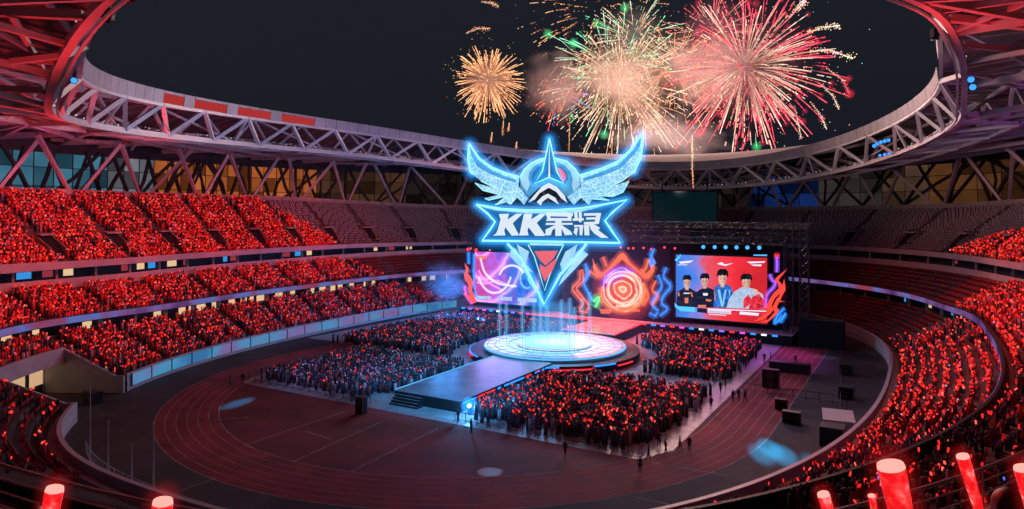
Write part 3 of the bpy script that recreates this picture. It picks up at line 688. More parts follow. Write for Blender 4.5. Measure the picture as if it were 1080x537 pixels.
def fire_img(n, e):
    v = off_vec(n, 656.5, 306, RADM); ln = nd(n, 'ShaderNodeVectorMath', operation='LENGTH')
    ns = nd(n, 'ShaderNodeTexNoise', i_Scale=2.2, i_Detail=5); n.links.new(v, ns.inputs['Vector'])
    n.links.new(v, ln.inputs[0]); ad = nd(n, 'ShaderNodeMath', operation='MULTIPLY_ADD'); n.links.new(ns.outputs[0], ad.inputs[0]); ad.inputs[1].default_value = .36; n.links.new(ln.outputs['Value'], ad.inputs[2])
    base = ramp(n, ad.outputs[0], [(.16,(1,.42,.25)),(.42,(.9,.16,.04)),(.74,(.75,.07,.03)),(.98,(1,.16,.05)),(1.0,(.45,.03,.04))])
    r2 = nd(n, 'ShaderNodeMapRange'); r2.inputs[1].default_value = 1.12; r2.inputs[2].default_value = 1.75; n.links.new(ad.outputs[0], r2.inputs[0])
    base = mix_rgb(n, r2.outputs[0], base, (.008,.003,.012))
    dt = nd(n, 'ShaderNodeVectorMath', operation='DOT_PRODUCT'); n.links.new(v, dt.inputs[0]); dt.inputs[1].default_value = (-.45,0,.85)
    m1 = nd(n, 'ShaderNodeMapRange'); m1.inputs[1].default_value = .35; m1.inputs[2].default_value = .75; n.links.new(dt.outputs['Value'], m1.inputs[0])
    m2 = nd(n, 'ShaderNodeMapRange'); m2.inputs[1].default_value = 1.35; m2.inputs[2].default_value = 1.2; n.links.new(ad.outputs[0], m2.inputs[0])
    mm = nd(n, 'ShaderNodeMath', operation='MULTIPLY'); n.links.new(m1.outputs[0], mm.inputs[0]); n.links.new(m2.outputs[0], mm.inputs[1])
    base = mix_rgb(n, mm.outputs[0], base, (.22,.05,.85))
    fil = filaments(n, v, 1.15, 5.0, lo=.88); m3 = nd(n, 'ShaderNodeMapRange'); m3.inputs[1].default_value = 1.3; m3.inputs[2].default_value = 1.1; n.links.new(ad.outputs[0], m3.inputs[0])
    fil = mix_rgb(n, 1.0, fil, m3.outputs[0], 'MULTIPLY'); fil = mix_rgb(n, 1.0, fil, (.95,.62,.50), 'MULTIPLY')
    n.links.new(mix_rgb(n, 1.0, base, fil, 'ADD'), e.inputs[0])
RADM = (onY(678.5, 306, SY+1.0)-onY(656.5, 306, SY+1.0)).length
def left_img(n, e):
    tc = nd(n, 'ShaderNodeTexCoord'); ns = nd(n, 'ShaderNodeTexNoise', i_Scale=.35, i_Detail=5, i_Distortion=1.2)
    sp = nd(n, 'ShaderNodeSeparateXYZ'); n.links.new(tc.outputs['Object'], sp.inputs[0]); n.links.new(tc.outputs['Object'], ns.inputs['Vector'])
    mr = nd(n, 'ShaderNodeMapRange'); mr.inputs[1].default_value = -36.5; mr.inputs[2].default_value = -22; n.links.new(sp.outputs[0], mr.inputs[0])
    ad = nd(n, 'ShaderNodeMath', operation='MULTIPLY_ADD'); ad.inputs[1].default_value = .9; ad.inputs[2].default_value = -.45; n.links.new(ns.outputs[0], ad.inputs[0])
    a2 = nd(n, 'ShaderNodeMath', operation='ADD'); n.links.new(ad.outputs[0], a2.inputs[0]); n.links.new(mr.outputs[0], a2.inputs[1])
    c = ramp(n, a2.outputs[0], [(0,(.55,.05,.30)),(.3,(.45,.12,.75)),(.5,(.14,.10,.55)),(.7,(.03,.16,.75)),(1,(.01,.06,.35))])
    fil = filaments(n, off_vec(n, 506, 262, 9.0), .55, 4.5, lo=.93); fil = mix_rgb(n, 1.0, fil, (.6,.3,.75), 'MULTIPLY')
    n.links.new(mix_rgb(n, 1.0, c, fil, 'ADD'), e.inputs[0])
def right_img(n, e):
    tc = nd(n, 'ShaderNodeTexCoord'); ns = nd(n, 'ShaderNodeTexNoise', i_Scale=.3, i_Detail=6)
    sp = nd(n, 'ShaderNodeSeparateXYZ'); n.links.new(tc.outputs['Object'], sp.inputs[0]); n.links.new(tc.outputs['Object'], ns.inputs['Vector'])
    mr = nd(n, 'ShaderNodeMapRange'); mr.inputs[1].default_value = 9; mr.inputs[2].default_value = 28; n.links.new(sp.outputs[0], mr.inputs[0])
    ad = nd(n, 'ShaderNodeMath', operation='MULTIPLY_ADD'); ad.inputs[1].default_value = .5; ad.inputs[2].default_value = -.22; n.links.new(ns.outputs[0], ad.inputs[0])
    a2 = nd(n, 'ShaderNodeMath', operation='ADD'); n.links.new(ad.outputs[0], a2.inputs[0]); n.links.new(mr.outputs[0], a2.inputs[1])
    c = ramp(n, a2.outputs[0], [(0,(.02,.14,.62)),(.3,(.05,.22,.80)),(.47,(.28,.22,.62)),(.56,(.75,.08,.12)),(.8,(.85,.03,.05)),(1,(.6,.02,.03))])
    n.links.new(c, e.inputs[0])
Y1 = SY+1.0
sL, aL, bL = vw('video_wall', 'left stage video wall glowing magenta and blue with swirling light', 501, 268, 571, 318, rampmat('swirl_image', left_img, 1.1))
sR, aR, bR = vw('video_wall', 'right stage video wall showing four esports players on blue and red', 713, 272, 809, 334, rampmat('team_image', right_img, 1.1))
sC = thing('video_wall', 'centre stage video wall with an orange and violet ring of fire', 'screen', (-4, Y1, 0))
a, b = onY(600, 338, Y1), onY(706, 262, Y1)
mb = MB(); mb.box(((a.x+b.x)/2, Y1+.25, (a.z+b.z)/2), (b.x-a.x, .3, b.z-a.z)); P(mb, 'display', rampmat('fire_ring_image', fire_img, 1.0), sC)
def flat(par, pts, Y, m, name='picture', th=.04):
    mb = MB()
    for pl in pts: mb.prism([onY(x, y, Y) for x, y in pl], (0, th, 0))
    return P(mb, name, m, par)
def crs(l, n=5):
    if len(l) < 3 or len(l) > 14: return l
    out = []
    for i in range(len(l)-1):
        p0, p1, p2, p3 = l[max(i-1,0)], l[i], l[i+1], l[min(i+2,len(l)-1)]
        for k in range(n):
            t = k/n; out.append(tuple(.5*((2*p1[j])+(-p0[j]+p2[j])*t+(2*p0[j]-5*p1[j]+4*p2[j]-p3[j])*t*t+(-p0[j]+3*p1[j]-3*p2[j]+p3[j])*t**3) for j in (0,1)))
    return out+[l[-1]]
GLC = {}
def curve(par, lines, Y, m, r, name='light_trail'):
    mb = MB(); gb = MB(); gb2 = MB()
    for l in lines:
        pts = [onY(x, y, Y) for x, y in crs(l)]; k = len(pts); mb.tube(pts, 0, 6, rs=[r*(.35+.75*math.sin(math.pi*(.12+.76*i/max(k-1,1)))) for i in range(k)])
        gb.tube(pts, r*2.6, 8); gb2.tube(pts, r*4.5, 8)
    o = P(mb, name, m, par); e = [x for x in m.node_tree.nodes if x.type == 'EMISSION'][0].inputs[0].default_value
    if m.name not in GLC: GLC[m.name] = glow('sign_glow', tuple(e)[:3], .055/max(r, .1))
    gb.build('tube_glow', GLC[m.name], o); gb2.build('tube_glow', GLC[m.name], o)  # emissive tubes imitating bloom round the bright lines
    return o
def arc(cx, cy, rx, ry, a0, a1, n=24): return [(cx+rx*math.cos(R(a0+(a1-a0)*k/n)), cy+ry*math.sin(R(a0+(a1-a0)*k/n))) for k in range(n+1)]
F_ = SY+.9
M['p_white'] = emat('picture_white', (.85,.8,1), 1.1); M['p_pink'] = emat('picture_pink', (.95,.35,.85), 1.1); M['p_lblue'] = emat('picture_light_blue', (.25,.6,1), 1.0)
M['p_red'] = emat('picture_red', (.85,.03,.06), .95); M['p_navy'] = emat('picture_navy', (.012,.02,.06), .7); M['p_skin'] = emat('picture_skin', (.80,.50,.40), .9)
M['p_hair'] = emat('picture_hair', (.012,.012,.02), .6); M['p_jblue'] = emat('picture_jacket_blue', (.02,.16,.60), .9); M['p_orange'] = emat('picture_orange', (.9,.25,.12), .9)
M['p_paleblue'] = emat('picture_pale_blue', (.5,.65,.9), .9); M['p_violet'] = emat('picture_violet', (.28,.06,.9), 1.1); M['p_dark'] = emat('picture_dark', (.02,.01,.03), .5)
curve(sL, [arc(522,283,18,26,160,20), [(507,272),(512,288),(526,299),(545,302)], arc(540,296,14,16,200,330)], F_, M['p_white'], .10)
curve(sL, [[(503,298),(514,299),(524,296),(534,300)], [(505,285),(512,296),(530,306)]], F_, M['p_pink'], .09)
curve(sL, [[(548,276),(556,284),(558,296),(566,306)], arc(556,294,7,10,60,300)], F_, M['p_lblue'], .09)
flat(sL, [[(502,312),(518,312.7),(518,316),(502,315.3)],[(525,312.8),(540,313.5),(540,317.5),(525,316.8)],[(546,314),(566,315),(566,319),(546,318)]], F_, M['p_paleblue'], 'caption_bar')
flat(sL, [[(504,270),(513,270.3),(513,273.3),(504,273)]], F_, M['p_orange'], 'caption_bar')
# ring of fire
def ringc(cx, cy, r, a0, a1, wob=0): return [(cx+(r+wob*math.sin(3*R(q)))*math.cos(R(q)), cy+(r*.98+wob*math.cos(2*R(q)))*math.sin(R(q))) for q in np.linspace(a0, a1, 40)]
RCx, RCy = 656.5, 305
curve(sC, [ringc(RCx, RCy, 19, 200, 470, .4), ringc(RCx, RCy, 15.5, 20, 330, .4)], F_, emat('fire_pale', (1,.55,.42), 1.1), .11)
curve(sC, [ringc(RCx+.5, RCy+1, 22.5, -20, 190, .6)], F_, emat('fire_orange', (1,.22,.05), 1.1), .22)
fl_o = emat('flame_orange', (.9,.15,.06), .9); fl_b = emat('flame_blue', (.04,.25,.95), 1.0)
def zig(x0, y0, pts): return [(x0+a, y0+b) for a, b in pts]
outl = [[(622,286),(632,292),(640,286),(648,278),(656.5,268),(664,278),(673,286),(682,293),(688,288)], [(627,279),(634,289),(643,283),(650,274)], [(636,271),(640,281)], [(684,273),(681,283),(676,288)], [(676,284),(684,292),(690,280)]]
curve(sC, outl, F_, fl_o, .22)
flat(sC, [[(625,272),(629,283),(636,289),(630,292),(626,286)], [(690,272),(687,283),(680,290),(684,294),(690,286)], [(656.5,266),(662,277),(668,283),(656.5,274),(645,283),(651,277)]], F_+.02, fl_o, 'flame')
curve(sC, [[(612,285),(611,296),(604,304),(609,312),(615,320),(611,327),(620,330)], [(614,284),(615,296),(608,304),(614,313),(621,322),(618,329)], [(677,300),(684,312),(678,322)], [(692,296),(688,306),(694,312),(688,322)]], F_, fl_o, .19)
curve(sC, [[(617,278),(621,288),(616,298),(620,308),(625,318)], [(690,262),(686,272),(690,280)], [(703,282),(700,292),(707,302),(700,312),(698,320),(704,326),(696,333)], [(694,290),(698,302),(692,312),(688,322),(694,328),(690,334)], [(685,330),(692,334)]], F_, fl_b, .19)
flat(sC, [[(691,262),(688,270),(692,277),(687,286),(684,276)], [(617,280),(622,290),(618,298)]], F_+.02, fl_b, 'flame')
curve(sC, [[(626,318),(632,314),(628,324)]], F_, emat('flame_green', (.1,.9,.25), 1.2), .3)
flat(sC, [[(664,326),(675,326.5),(675,329),(664,328.5)],[(632,326),(645,326),(644,331),(634,331)]], F_, fl_o, 'flame')
# players on the right screen (X = 700+x/5.37, y = 250+y/5.37 of the enlarged picture)
def q5(l): return [(700+x/5.37, 250+y/5.37) for x, y in l]
def ell(cx, cy, rx, ry, n=16): return [(cx+rx*math.cos(2*math.pi*k/n), cy+ry*math.sin(2*math.pi*k/n)) for k in range(n)]
for nm in ('p_navy','p_jblue','p_paleblue','p_skin','p_red','p_hair'):
    n = M[nm].node_tree; e = [x for x in n.nodes if x.type == 'EMISSION'][0]; c_ = tuple(e.inputs[0].default_value)[:3]
    tc = nd(n, 'ShaderNodeTexCoord'); ns = nd(n, 'ShaderNodeTexNoise', i_Scale=1.3 if nm != 'p_skin' else .9, i_Detail=5, i_Distortion=1.5); n.links.new(tc.outputs['Object'], ns.inputs['Vector'])
    n.links.new(ramp(n, ns.outputs[0], [(.34, tuple(q*(.75 if nm in ('p_skin','p_paleblue') else .45) for q in c_)), (.5, c_), (.66, tuple(min(1, q*(1.12 if nm in ('p_skin','p_paleblue') else 1.5)+.02) for q in c_))]), e.inputs[0])
Ya, Yb, Yc, Yd = F_+.02, F_-.03, F_-.08, F_-.13
flat(sR, [q5([(70,395),(78,310),(95,300),(110,290),(150,290),(165,300),(185,310),(190,398)]), q5([(185,398),(186,312),(210,295),(250,285),(285,300),(298,400)])], Ya, M['p_navy'], 'picture_figure')
flat(sR, [q5([(280,400),(290,310),(285,285),(320,268),(355,268),(385,285),(392,320),(370,360),(375,402)])], Yb, M['p_jblue'], 'picture_figure')
flat(sR, [q5([(355,402),(370,350),(400,310),(440,285),(480,285),(520,300),(562,325),(572,410)])], Yc, M['p_paleblue'], 'picture_figure')
flat(sR, [q5([(455,350),(480,325),(500,360),(480,390),(455,405),(450,370)]), q5([(500,340),(540,320),(568,360),(570,408),(480,408)])], Yd, M['p_red'], 'picture_emblem')
flat(sR, [q5(ell(131,260,19,30)), q5(ell(232,252,19,30)), q5(ell(333,238,23,36)), q5(ell(467,258,24,34)), q5([(120,285),(143,285),(140,300),(123,300)]), q5([(222,275),(243,275),(240,292),(224,292)]), q5([(320,262),(345,262),(342,285),(324,285)]), q5([(500,290),(530,300),(548,330),(530,335)])], Yd, M['p_skin'], 'picture_face')
fm = MB()
for fx, fy, fw in ((131,260,19),(232,252,19),(333,238,23),(467,258,24)):
    for sx in (-1, 1):
        fm.prism([onY(*q, Yd-.04) for q in q5([(fx+sx*fw*.42-3.2,fy-1),(fx+sx*fw*.42+3.2,fy-1),(fx+sx*fw*.42+2.6,fy+2.5),(fx+sx*fw*.42-2.6,fy+2.5)])], (0,.02,0))
        fm.prism([onY(*q, Yd-.04) for q in q5([(fx+sx*fw*.42-4,fy-5.5),(fx+sx*fw*.42+4,fy-5.5),(fx+sx*fw*.42+4,fy-4),(fx+sx*fw*.42-4,fy-4)])], (0,.02,0))
    fm.prism([onY(*q, Yd-.04) for q in q5([(fx-4,fy+14),(fx+4,fy+14),(fx+2.5,fy+16),(fx-2.5,fy+16)])], (0,.02,0))
P(fm, 'picture_features', emat('picture_brown', (.16,.05,.04), .8), sR)
fm = MB()
for fx, fy, fw, fh in ((131,260,19,30),(232,252,19,30),(333,238,23,36),(467,258,24,34)):
    fm.prism([onY(*q, Yd-.02) for q in q5([(fx+fw*.35,fy-fh*.6),(fx+fw*.98,fy-fh*.2),(fx+fw*.9,fy+fh*.45),(fx+fw*.3,fy+fh*.96),(fx+fw*.45,fy+fh*.3)])], (0,.02,0))
P(fm, 'picture_shade', emat('picture_skin_shade', (.55,.28,.22), .9), sR)
def hair(cx, cy, w_, h_): return q5([(cx-w_, cy+h_*.5), (cx-w_*1.05, cy-h_*.1), (cx-w_*.8, cy-h_*.75), (cx-w_*.3, cy-h_), (cx+w_*.1, cy-h_*.92), (cx+w_*.5, cy-h_*1.02), (cx+w_*.95, cy-h_*.6), (cx+w_*1.1, cy), (cx+w_*.95, cy+h_*.5), (cx+w_*.65, cy+h_*.12), (cx+w_*.3, cy+h_*.28), (cx, cy+h_*.05), (cx-w_*.35, cy+h_*.25), (cx-w_*.7, cy+h_*.1)])
flat(sR, [hair(131,238,24,24), hair(232,230,25,26), hair(333,212,31,32), hair(467,235,32,28)], Yd-.05, M['p_hair'], 'picture_hair')
flat(sR, [q5([(118,345),(140,345),(138,375),(120,375)]), q5([(240,350),(275,358),(262,366),(238,362)]), q5([(80,315),(88,312),(90,335),(82,335)]), q5([(285,310),(290,310),(293,360),(288,360)]), q5([(195,385),(240,385),(240,398),(195,398)]), q5([(150,312),(160,314),(166,340),(158,338)])], Yc, M['p_orange'], 'picture_badge')
flat(sR, [q5([(305,300),(318,296),(333,370),(345,300),(356,300),(338,395),(325,395)]), q5([(368,300),(378,300),(372,340)])], Yc, M['p_lblue'], 'picture_zip')
flat(sR, [q5([(222,318),(250,318),(248,332),(225,332)]), q5([(112,316),(148,316),(146,322),(114,322)]), q5([(250,410),(380,418),(380,438),(252,430)]), q5([(255,436),(355,442),(355,446),(255,440)]), q5([(432,422),(540,432),(535,446),(428,438)]), q5([(85,140),(170,132),(150,146),(95,152)]), q5([(80,156),(135,156),(130,160),(78,160)]), q5([(470,140),(575,138),(570,146),(490,150)]), q5([(490,156),(556,156),(550,166),(512,164)]), q5([(300,152),(330,142),(345,156),(395,148),(350,164),(322,158)])], F_-.2, M['p_white'], 'picture_caption')
flat(sR, [q5([(62,372),(80,392),(175,398),(180,425),(95,420),(64,396)]), q5([(62,130),(95,98),(100,104),(74,140)]), q5([(508,100),(585,100),(585,108),(508,106)])], F_-.2, M['s_cyan'], 'picture_caption')
flat(sR, [q5([(190,402),(245,406),(245,432),(190,425)])], F_-.15, M['p_navy'], 'picture_caption'); flat(sR, [q5([(385,412),(575,425),(570,455),(385,442)])], F_-.15, M['p_red'], 'picture_caption')
flat(sR, [q5([(250,405),(580,418),(580,424),(250,411)])], F_-.22, M['p_white'], 'picture_caption')
# lettering strokes in the caption
mb = MB()
for k in range(14):
    x = 256+k*8.6; mb.prism([onY(*q, F_-.26) for q in q5([(x,414+k*.6),(x+2.2,414+k*.6),(x+2,431+k*.6),(x,431+k*.6)])], (0,.03,0))
    if k % 2: mb.prism([onY(*q, F_-.26) for q in q5([(x,421+k*.6),(x+6,421+k*.6),(x+6,423+k*.6),(x,423+k*.6)])], (0,.03,0))
P(mb, 'picture_caption', M['p_navy'], sR)
# flame-shaped light sculptures either side of the screens
fs = thing('flame_sign', 'glowing red and orange flame shaped light sign right of the team screen', 'light sign', (30, F_, 0))
flat(fs, [q5([(698,182),(668,205),(635,232),(630,255),(648,265),(652,290),(620,320),(600,350),(590,375),(575,395),(585,430),(545,455),(510,478),(560,470),(600,440),(622,415),(612,385),(628,350),(660,318),(690,300),(668,268),(650,245),(665,225)]),
    q5([(682,240),(690,290),(660,330),(640,350),(618,392),(628,425),(590,470),(548,480),(588,484),(640,440),(655,415),(640,398),(650,370),(685,365),(660,362),(672,330),(690,300)])], F_-.1, emat('flame_sign_red', (.95,.07,.05), 1.1), 'flame', .15)
curve(fs, [q5([(640,112),(642,150),(640,200)]), q5([(600,210),(612,240),(632,262),(618,290),(590,320),(580,360),(575,400)])], F_, emat('sign_purple', (.35,.10,.95), 1.3), .13, 'tube_light')
curve(fs, [q5([(628,104),(656,106)])], F_, M['s_red'], .14, 'tube_light')
curve(fs, [q5([(684,402),(650,440),(625,488),(660,468),(692,430)]), q5([(670,440),(640,480)]), q5([(690,440),(660,484)])], F_, M['s_blue'], .12, 'tube_light')
fs = thing('flame_sign', 'glowing red flame and blue light tube sign left of the magenta screen', 'light sign', (-40, F_, 0))
def q8(l): return [(480+x/5.964, 250+y/5.964) for x, y in l]
flat(fs, [q8([(60,165),(85,195),(80,225),(100,255),(115,290),(105,330),(135,410),(115,418),(85,400),(60,360),(58,335),(75,360),(95,370),(80,335),(85,300),(62,270),(56,235),(68,205)])], F_-.1, emat('flame_sign_coral', (.95,.12,.10), 1.0), 'flame', .15)
curve(fs, [q8([(60,305),(70,360),(110,420)])], F_, M['s_mag'], .18, 'tube_light')
curve(fs, [q8([(84,95),(86,170)]), q8([(120,105),(120,300),(140,385),(180,392)])], F_, M['s_blue'], .14, 'tube_light')
curve(fs, [q8([(80,76),(90,80)]), q8([(125,84),(140,86)])], F_, M['s_red'], .14, 'tube_light')

# lamps hung over the screens (each one a thing)
def floodlamp(name, label, group, m, r=.32):
    t = thing(name, label, 'stage light', (0,0,0), group)
    mb = MB(); mb.tube([(0,.5,0),(0,-.1,0)], r*1.0, 10, rs=[r*.7, r*1.05]); mb.build('housing', M['dark'], t)
    mb = MB(); mb.tube([(0,-.12,0),(0,-.2,0)], r*.92, 10); mb.build('lens', m, t)
    mb = MB(); mb.tube([(-r*1.15,.1,-.1),(-r*1.15,.1,r*1.6),(r*1.15,.1,r*1.6),(r*1.15,.1,-.1)], .04, 4); mb.build('yoke', M['dark'], t)
    return t
pb = floodlamp('stage_light', 'blue spotlight in the row of six above the team screen', 'blue spotlights above the team screen', emat('lamp_blue', (.05,.38,1), 1.6), .42)
pr_ = floodlamp('stage_light', 'small red spotlight hanging above the ring of fire screen', 'red spotlights above the centre screen', emat('lamp_red', (1,.05,.08), 2.0), .25)
for k, x in enumerate((742,754,765.5,777,788.5,801)):
    o = pb if k == 0 else copy_tree(pb); o.location = onY(x, 260.5+k*.15, SY)
for k, (x, y) in enumerate(((655,261),(663,262),(668,262),(679,261.5),(687,263),(701,261),(712,262),(497,262),(503,263),(517,264))):
    o = pr_ if k == 0 else copy_tree(pr_); o.location = onY(x, y, SY)
    if k > 6: o['label'] = 'small red spotlight hanging above the magenta screen'; o['group'] = 'red spotlights above the left screen'

# ------------------------------------------------------------------ hologram above the round stage
HD = 122.0
right_v = Vector((CS, SN, 0)); fwd = Vector((-SN, CS, 0))
holo = thing('hologram_emblem', 'giant glowing blue winged emblem hologram floating above the round stage', 'hologram', at_d(580, 320, HD))
def hp(x, y, o=0): return at_d(x, y, HD)+fwd*o
def h1(l): return [(480+x/5.114, 130+y/5.114) for x, y in l]
def h2(l): return [(500+x/4.13, 200+y/4.13) for x, y in l]
def h3(l): return [(515+x/8.308, 218+y/8.308) for x, y in l]
def hol_mat(name, c1, c2, s, alpha=.88, scale=.5):
    m = emat(name, c1, s, alpha=alpha); n = m.node_tree; e = [x for x in n.nodes if x.type == 'EMISSION'][0]
    tc = nd(n, 'ShaderNodeTexCoord'); ns = nd(n, 'ShaderNodeTexNoise', i_Scale=scale, i_Detail=7, i_Roughness=.7); n.links.new(tc.outputs['Object'], ns.inputs['Vector'])
    base = ramp(n, ns.outputs[0], [(.35, c1), (.65, c2)])
    if alpha > .905 and alpha < .935:
        vo = nd(n, 'ShaderNodeTexVoronoi', i_Scale=1.1, feature='DISTANCE_TO_EDGE'); n.links.new(tc.outputs['Object'], vo.inputs['Vector'])
        ln = ramp(n, vo.outputs['Distance'], [(0,(.5,.5,.5)),(.05,(.12,.12,.12)),(.09,(0,0,0))])
        ad = nd(n, 'ShaderNodeMixRGB', blend_type='ADD'); ad.inputs[0].default_value = 1; n.links.new(base, ad.inputs[1]); n.links.new(ln, ad.inputs[2]); base = ad.outputs[0]
    n.links.new(base, e.inputs[0]); return m
M['h_fill'] = hol_mat('hologram_wing_glow', (.13,.46,.84), (.42,.76,.96), 1.0, .92, .3)
M['h_fill2'] = hol_mat('hologram_pale_glow', (.30,.66,.95), (.55,.85,1), .9, .95)
M['h_dark'] = hol_mat('hologram_deep_blue', (.01,.09,.26), (.02,.16,.42), .85, .85)
M['h_mid'] = hol_mat('hologram_mid_blue', (.05,.28,.62), (.12,.45,.80), .9, .85)
M['h_line'] = emat('hologram_outline', (.30,.80,1), 1.35); M['h_white'] = emat('hologram_white', (.80,.90,1), .92)
M['h_red'] = emat('hologram_red', (.9,.14,.17), .95); M['h_glow'] = glow('hologram_halo', (.02,.28,.85), .07)
def hf(name, polys, m, o=0, th=.25, parent=holo):
    mb = MB()
    for pl in polys: mb.prism([hp(x, y, o) for x, y in pl], fwd*th)
    return P(mb, name, m, parent)
glowmb = MB(); glowmb2 = MB(); glowmb3 = MB()
def hl(name, lines, m=None, r=.17, closed=True, o=-.1, halo=True):
    mb = MB()
    for l in lines:
        pts = [hp(x, y, o) for x, y in l]
        if closed: pts = pts+[pts[0]]
        mb.tube(pts, r, 6)
        if halo:
            for a, b in zip(pts[:-1], pts[1:]):
                d = (b-a); 
                if d.length > .6:
                    for gm_, rr in ((glowmb, 1.7), (glowmb2, .75), (glowmb3, 1.15)): (lambda u_: gm_.tube([a-u_*rr*.8, a-u_*rr*.35, a, b, b+u_*rr*.35, b+u_*rr*.8], 0, 10, rs=[rr*.35, rr*.85, rr, rr, rr*.85, rr*.35]))((b-a).normalized())
    return P(mb, name, m or M['h_line'], holo)
LW = h1([(75,110),(130,190),(200,240),(280,272),(345,290),(342,340),(395,405),(372,440),(335,402),(300,440),(270,425),(215,440),(270,395),(180,415),(160,405),(240,385),(150,362),(108,322),(222,352),(140,312),(88,270),(72,190)])
RW = h1([(1005,60),(960,130),(880,205),(790,245),(672,282),(680,340),(605,400),(640,440),(680,402),(722,440),(740,408),(830,415),(775,390),(850,395),(905,372),(937,312),(832,345),(900,312),(968,262),(975,240),(1000,190),(1010,120)])
hf('wing', [LW], M['h_fill']); hf('wing', [RW], M['h_fill'])
hf('wing_band', [h1([(80,125),(130,205),(200,255),(280,290),(330,305),(330,320),(270,305),(190,275),(120,235),(85,170)])], M['h_mid'], -.2, .1)
hf('wing_band', [h1([(1000,75),(955,150),(880,222),(790,262),(690,298),(692,312),(800,282),(890,245),(965,170),(998,120)])], M['h_mid'], -.2, .1)
hl('wing_outline', [h1([(75,110),(130,190),(200,240),(280,272),(345,290)]), h1([(75,110),(70,190),(82,262),(96,275)])], closed=False, r=.2)
hl('wing_outline', [h1([(1005,60),(960,130),(880,205),(790,245),(672,282)]), h1([(1005,60),(1010,120),(1000,190),(975,240),(965,268)])], closed=False, r=.2)
hl('feather_outline', [h1([(108,322),(150,362),(240,385)]), h1([(140,312),(222,352)]), h1([(160,405),(180,415),(270,395)]), h1([(215,440),(270,425)])], closed=False, r=.1, halo=False)
hl('feather_outline', [h1([(937,312),(905,372),(850,395),(775,390)]), h1([(968,262),(900,312),(832,345)]), h1([(740,408),(830,415)])], closed=False, r=.1, halo=False)
hl('feather_outline', [h1([(150,250),(240,300),(330,330)]), h1([(190,300),(270,340),(345,360)]), h1([(210,340),(290,375),(350,395)]), h1([(240,400),(300,395),(345,400)])], closed=False, r=.05, halo=False, o=-.2)
hl('feather_outline', [h1([(900,240),(800,300),(700,325)]), h1([(860,310),(770,345),(680,358)]), h1([(830,350),(740,375),(660,385)]), h1([(780,395),(710,392),(650,400)])], closed=False, r=.05, halo=False, o=-.2)
mb = MB(); rf = random.Random(2)                      # fine tracery in the wings
for sgn, T in ((0, LW), (1, RW)):
    for k in range(14):
        if sgn == 0: x = rf.uniform(100, 330); y = 250+(x-100)*.28+rf.uniform(-25, 90)
        else: x = rf.uniform(700, 960); y = 330-(x-700)*.55+rf.uniform(-20, 90)
        a, b = h1([(x, y), (x+rf.uniform(-40, 40), y+rf.uniform(-30, 30))]); mb.tube([hp(*a, -.22), hp(*b, -.22)], .025, 3)
P(mb, 'wing_tracery', M['h_white'], holo)
dome = h1([(350,292),(372,250),(410,215),(455,195),(485,188),(545,190),(600,205),(645,245),(668,285),(676,335),(650,385),(604,400),(560,350),(510,330),(450,350),(400,400),(352,350)])
hf('crest_dome', [dome], M['h_mid'], .05)
hf('crest_dome_rim', [h1([(350,292),(372,250),(410,215),(480,188),(482,205),(430,228),(402,262),(395,300),(404,330),(388,368),(360,335)]), h1([(668,285),(645,245),(600,205),(545,190),(545,206),(595,232),(622,262),(634,300),(628,335),(640,368),(672,335)])], M['h_fill2'], -.1, .1)
hf('crest_eye', [h1([(410,300),(420,265),(450,235),(472,228),(462,270),(440,310),(418,330)])], M['h_dark'], -.12, .1)
hf('crest_eye', [h1([(543,225),(575,240),(600,265),(608,300),(596,330),(575,318),(565,285)])], M['h_dark'], -.12, .1)
hf('red_eye', [h1([(545,236),(575,248),(595,275),(598,298),(582,318),(572,300),(562,268)])], M['h_red'], -.2, .1)
hf('crest_spike', [h1([(508,82),(488,180),(470,260),(430,325),(505,292),(585,325),(548,262),(530,180)])], M['h_dark'], -.2, .15)
hl('crest_outline', [h1([(508,82),(488,180),(470,260),(430,325),(505,292),(585,325),(548,262),(530,180)])], r=.13, o=-.3)
hl('crest_outline', [h1([(350,292),(372,250),(410,215),(455,195),(485,188)]), h1([(535,188),(600,205),(645,245),(668,285)])], closed=False, r=.14, o=-.2)
hf('crest_spike_ridge', [h1([(508,90),(502,290),(512,290)])], M['h_white'], -.35, .08)
hf('crest_chevron', [h1([(395,428),(420,395),(470,340),(505,322),(550,345),(590,390),(605,430),(572,405),(545,370),(505,348),(455,378),(430,412)]), h1([(440,425),(470,395),(500,380),(540,402),(560,440),(530,420),(500,402),(470,425),(462,445)])], M['h_white'], -.25, .1)
hf('crest_chevron_shadow', [h1([(352,318),(400,400),(430,440),(470,452),(560,452),(600,440),(610,400),(675,310),(650,385),(604,430),(505,440),(395,428)])], M['h_dark'], -.02, .1)
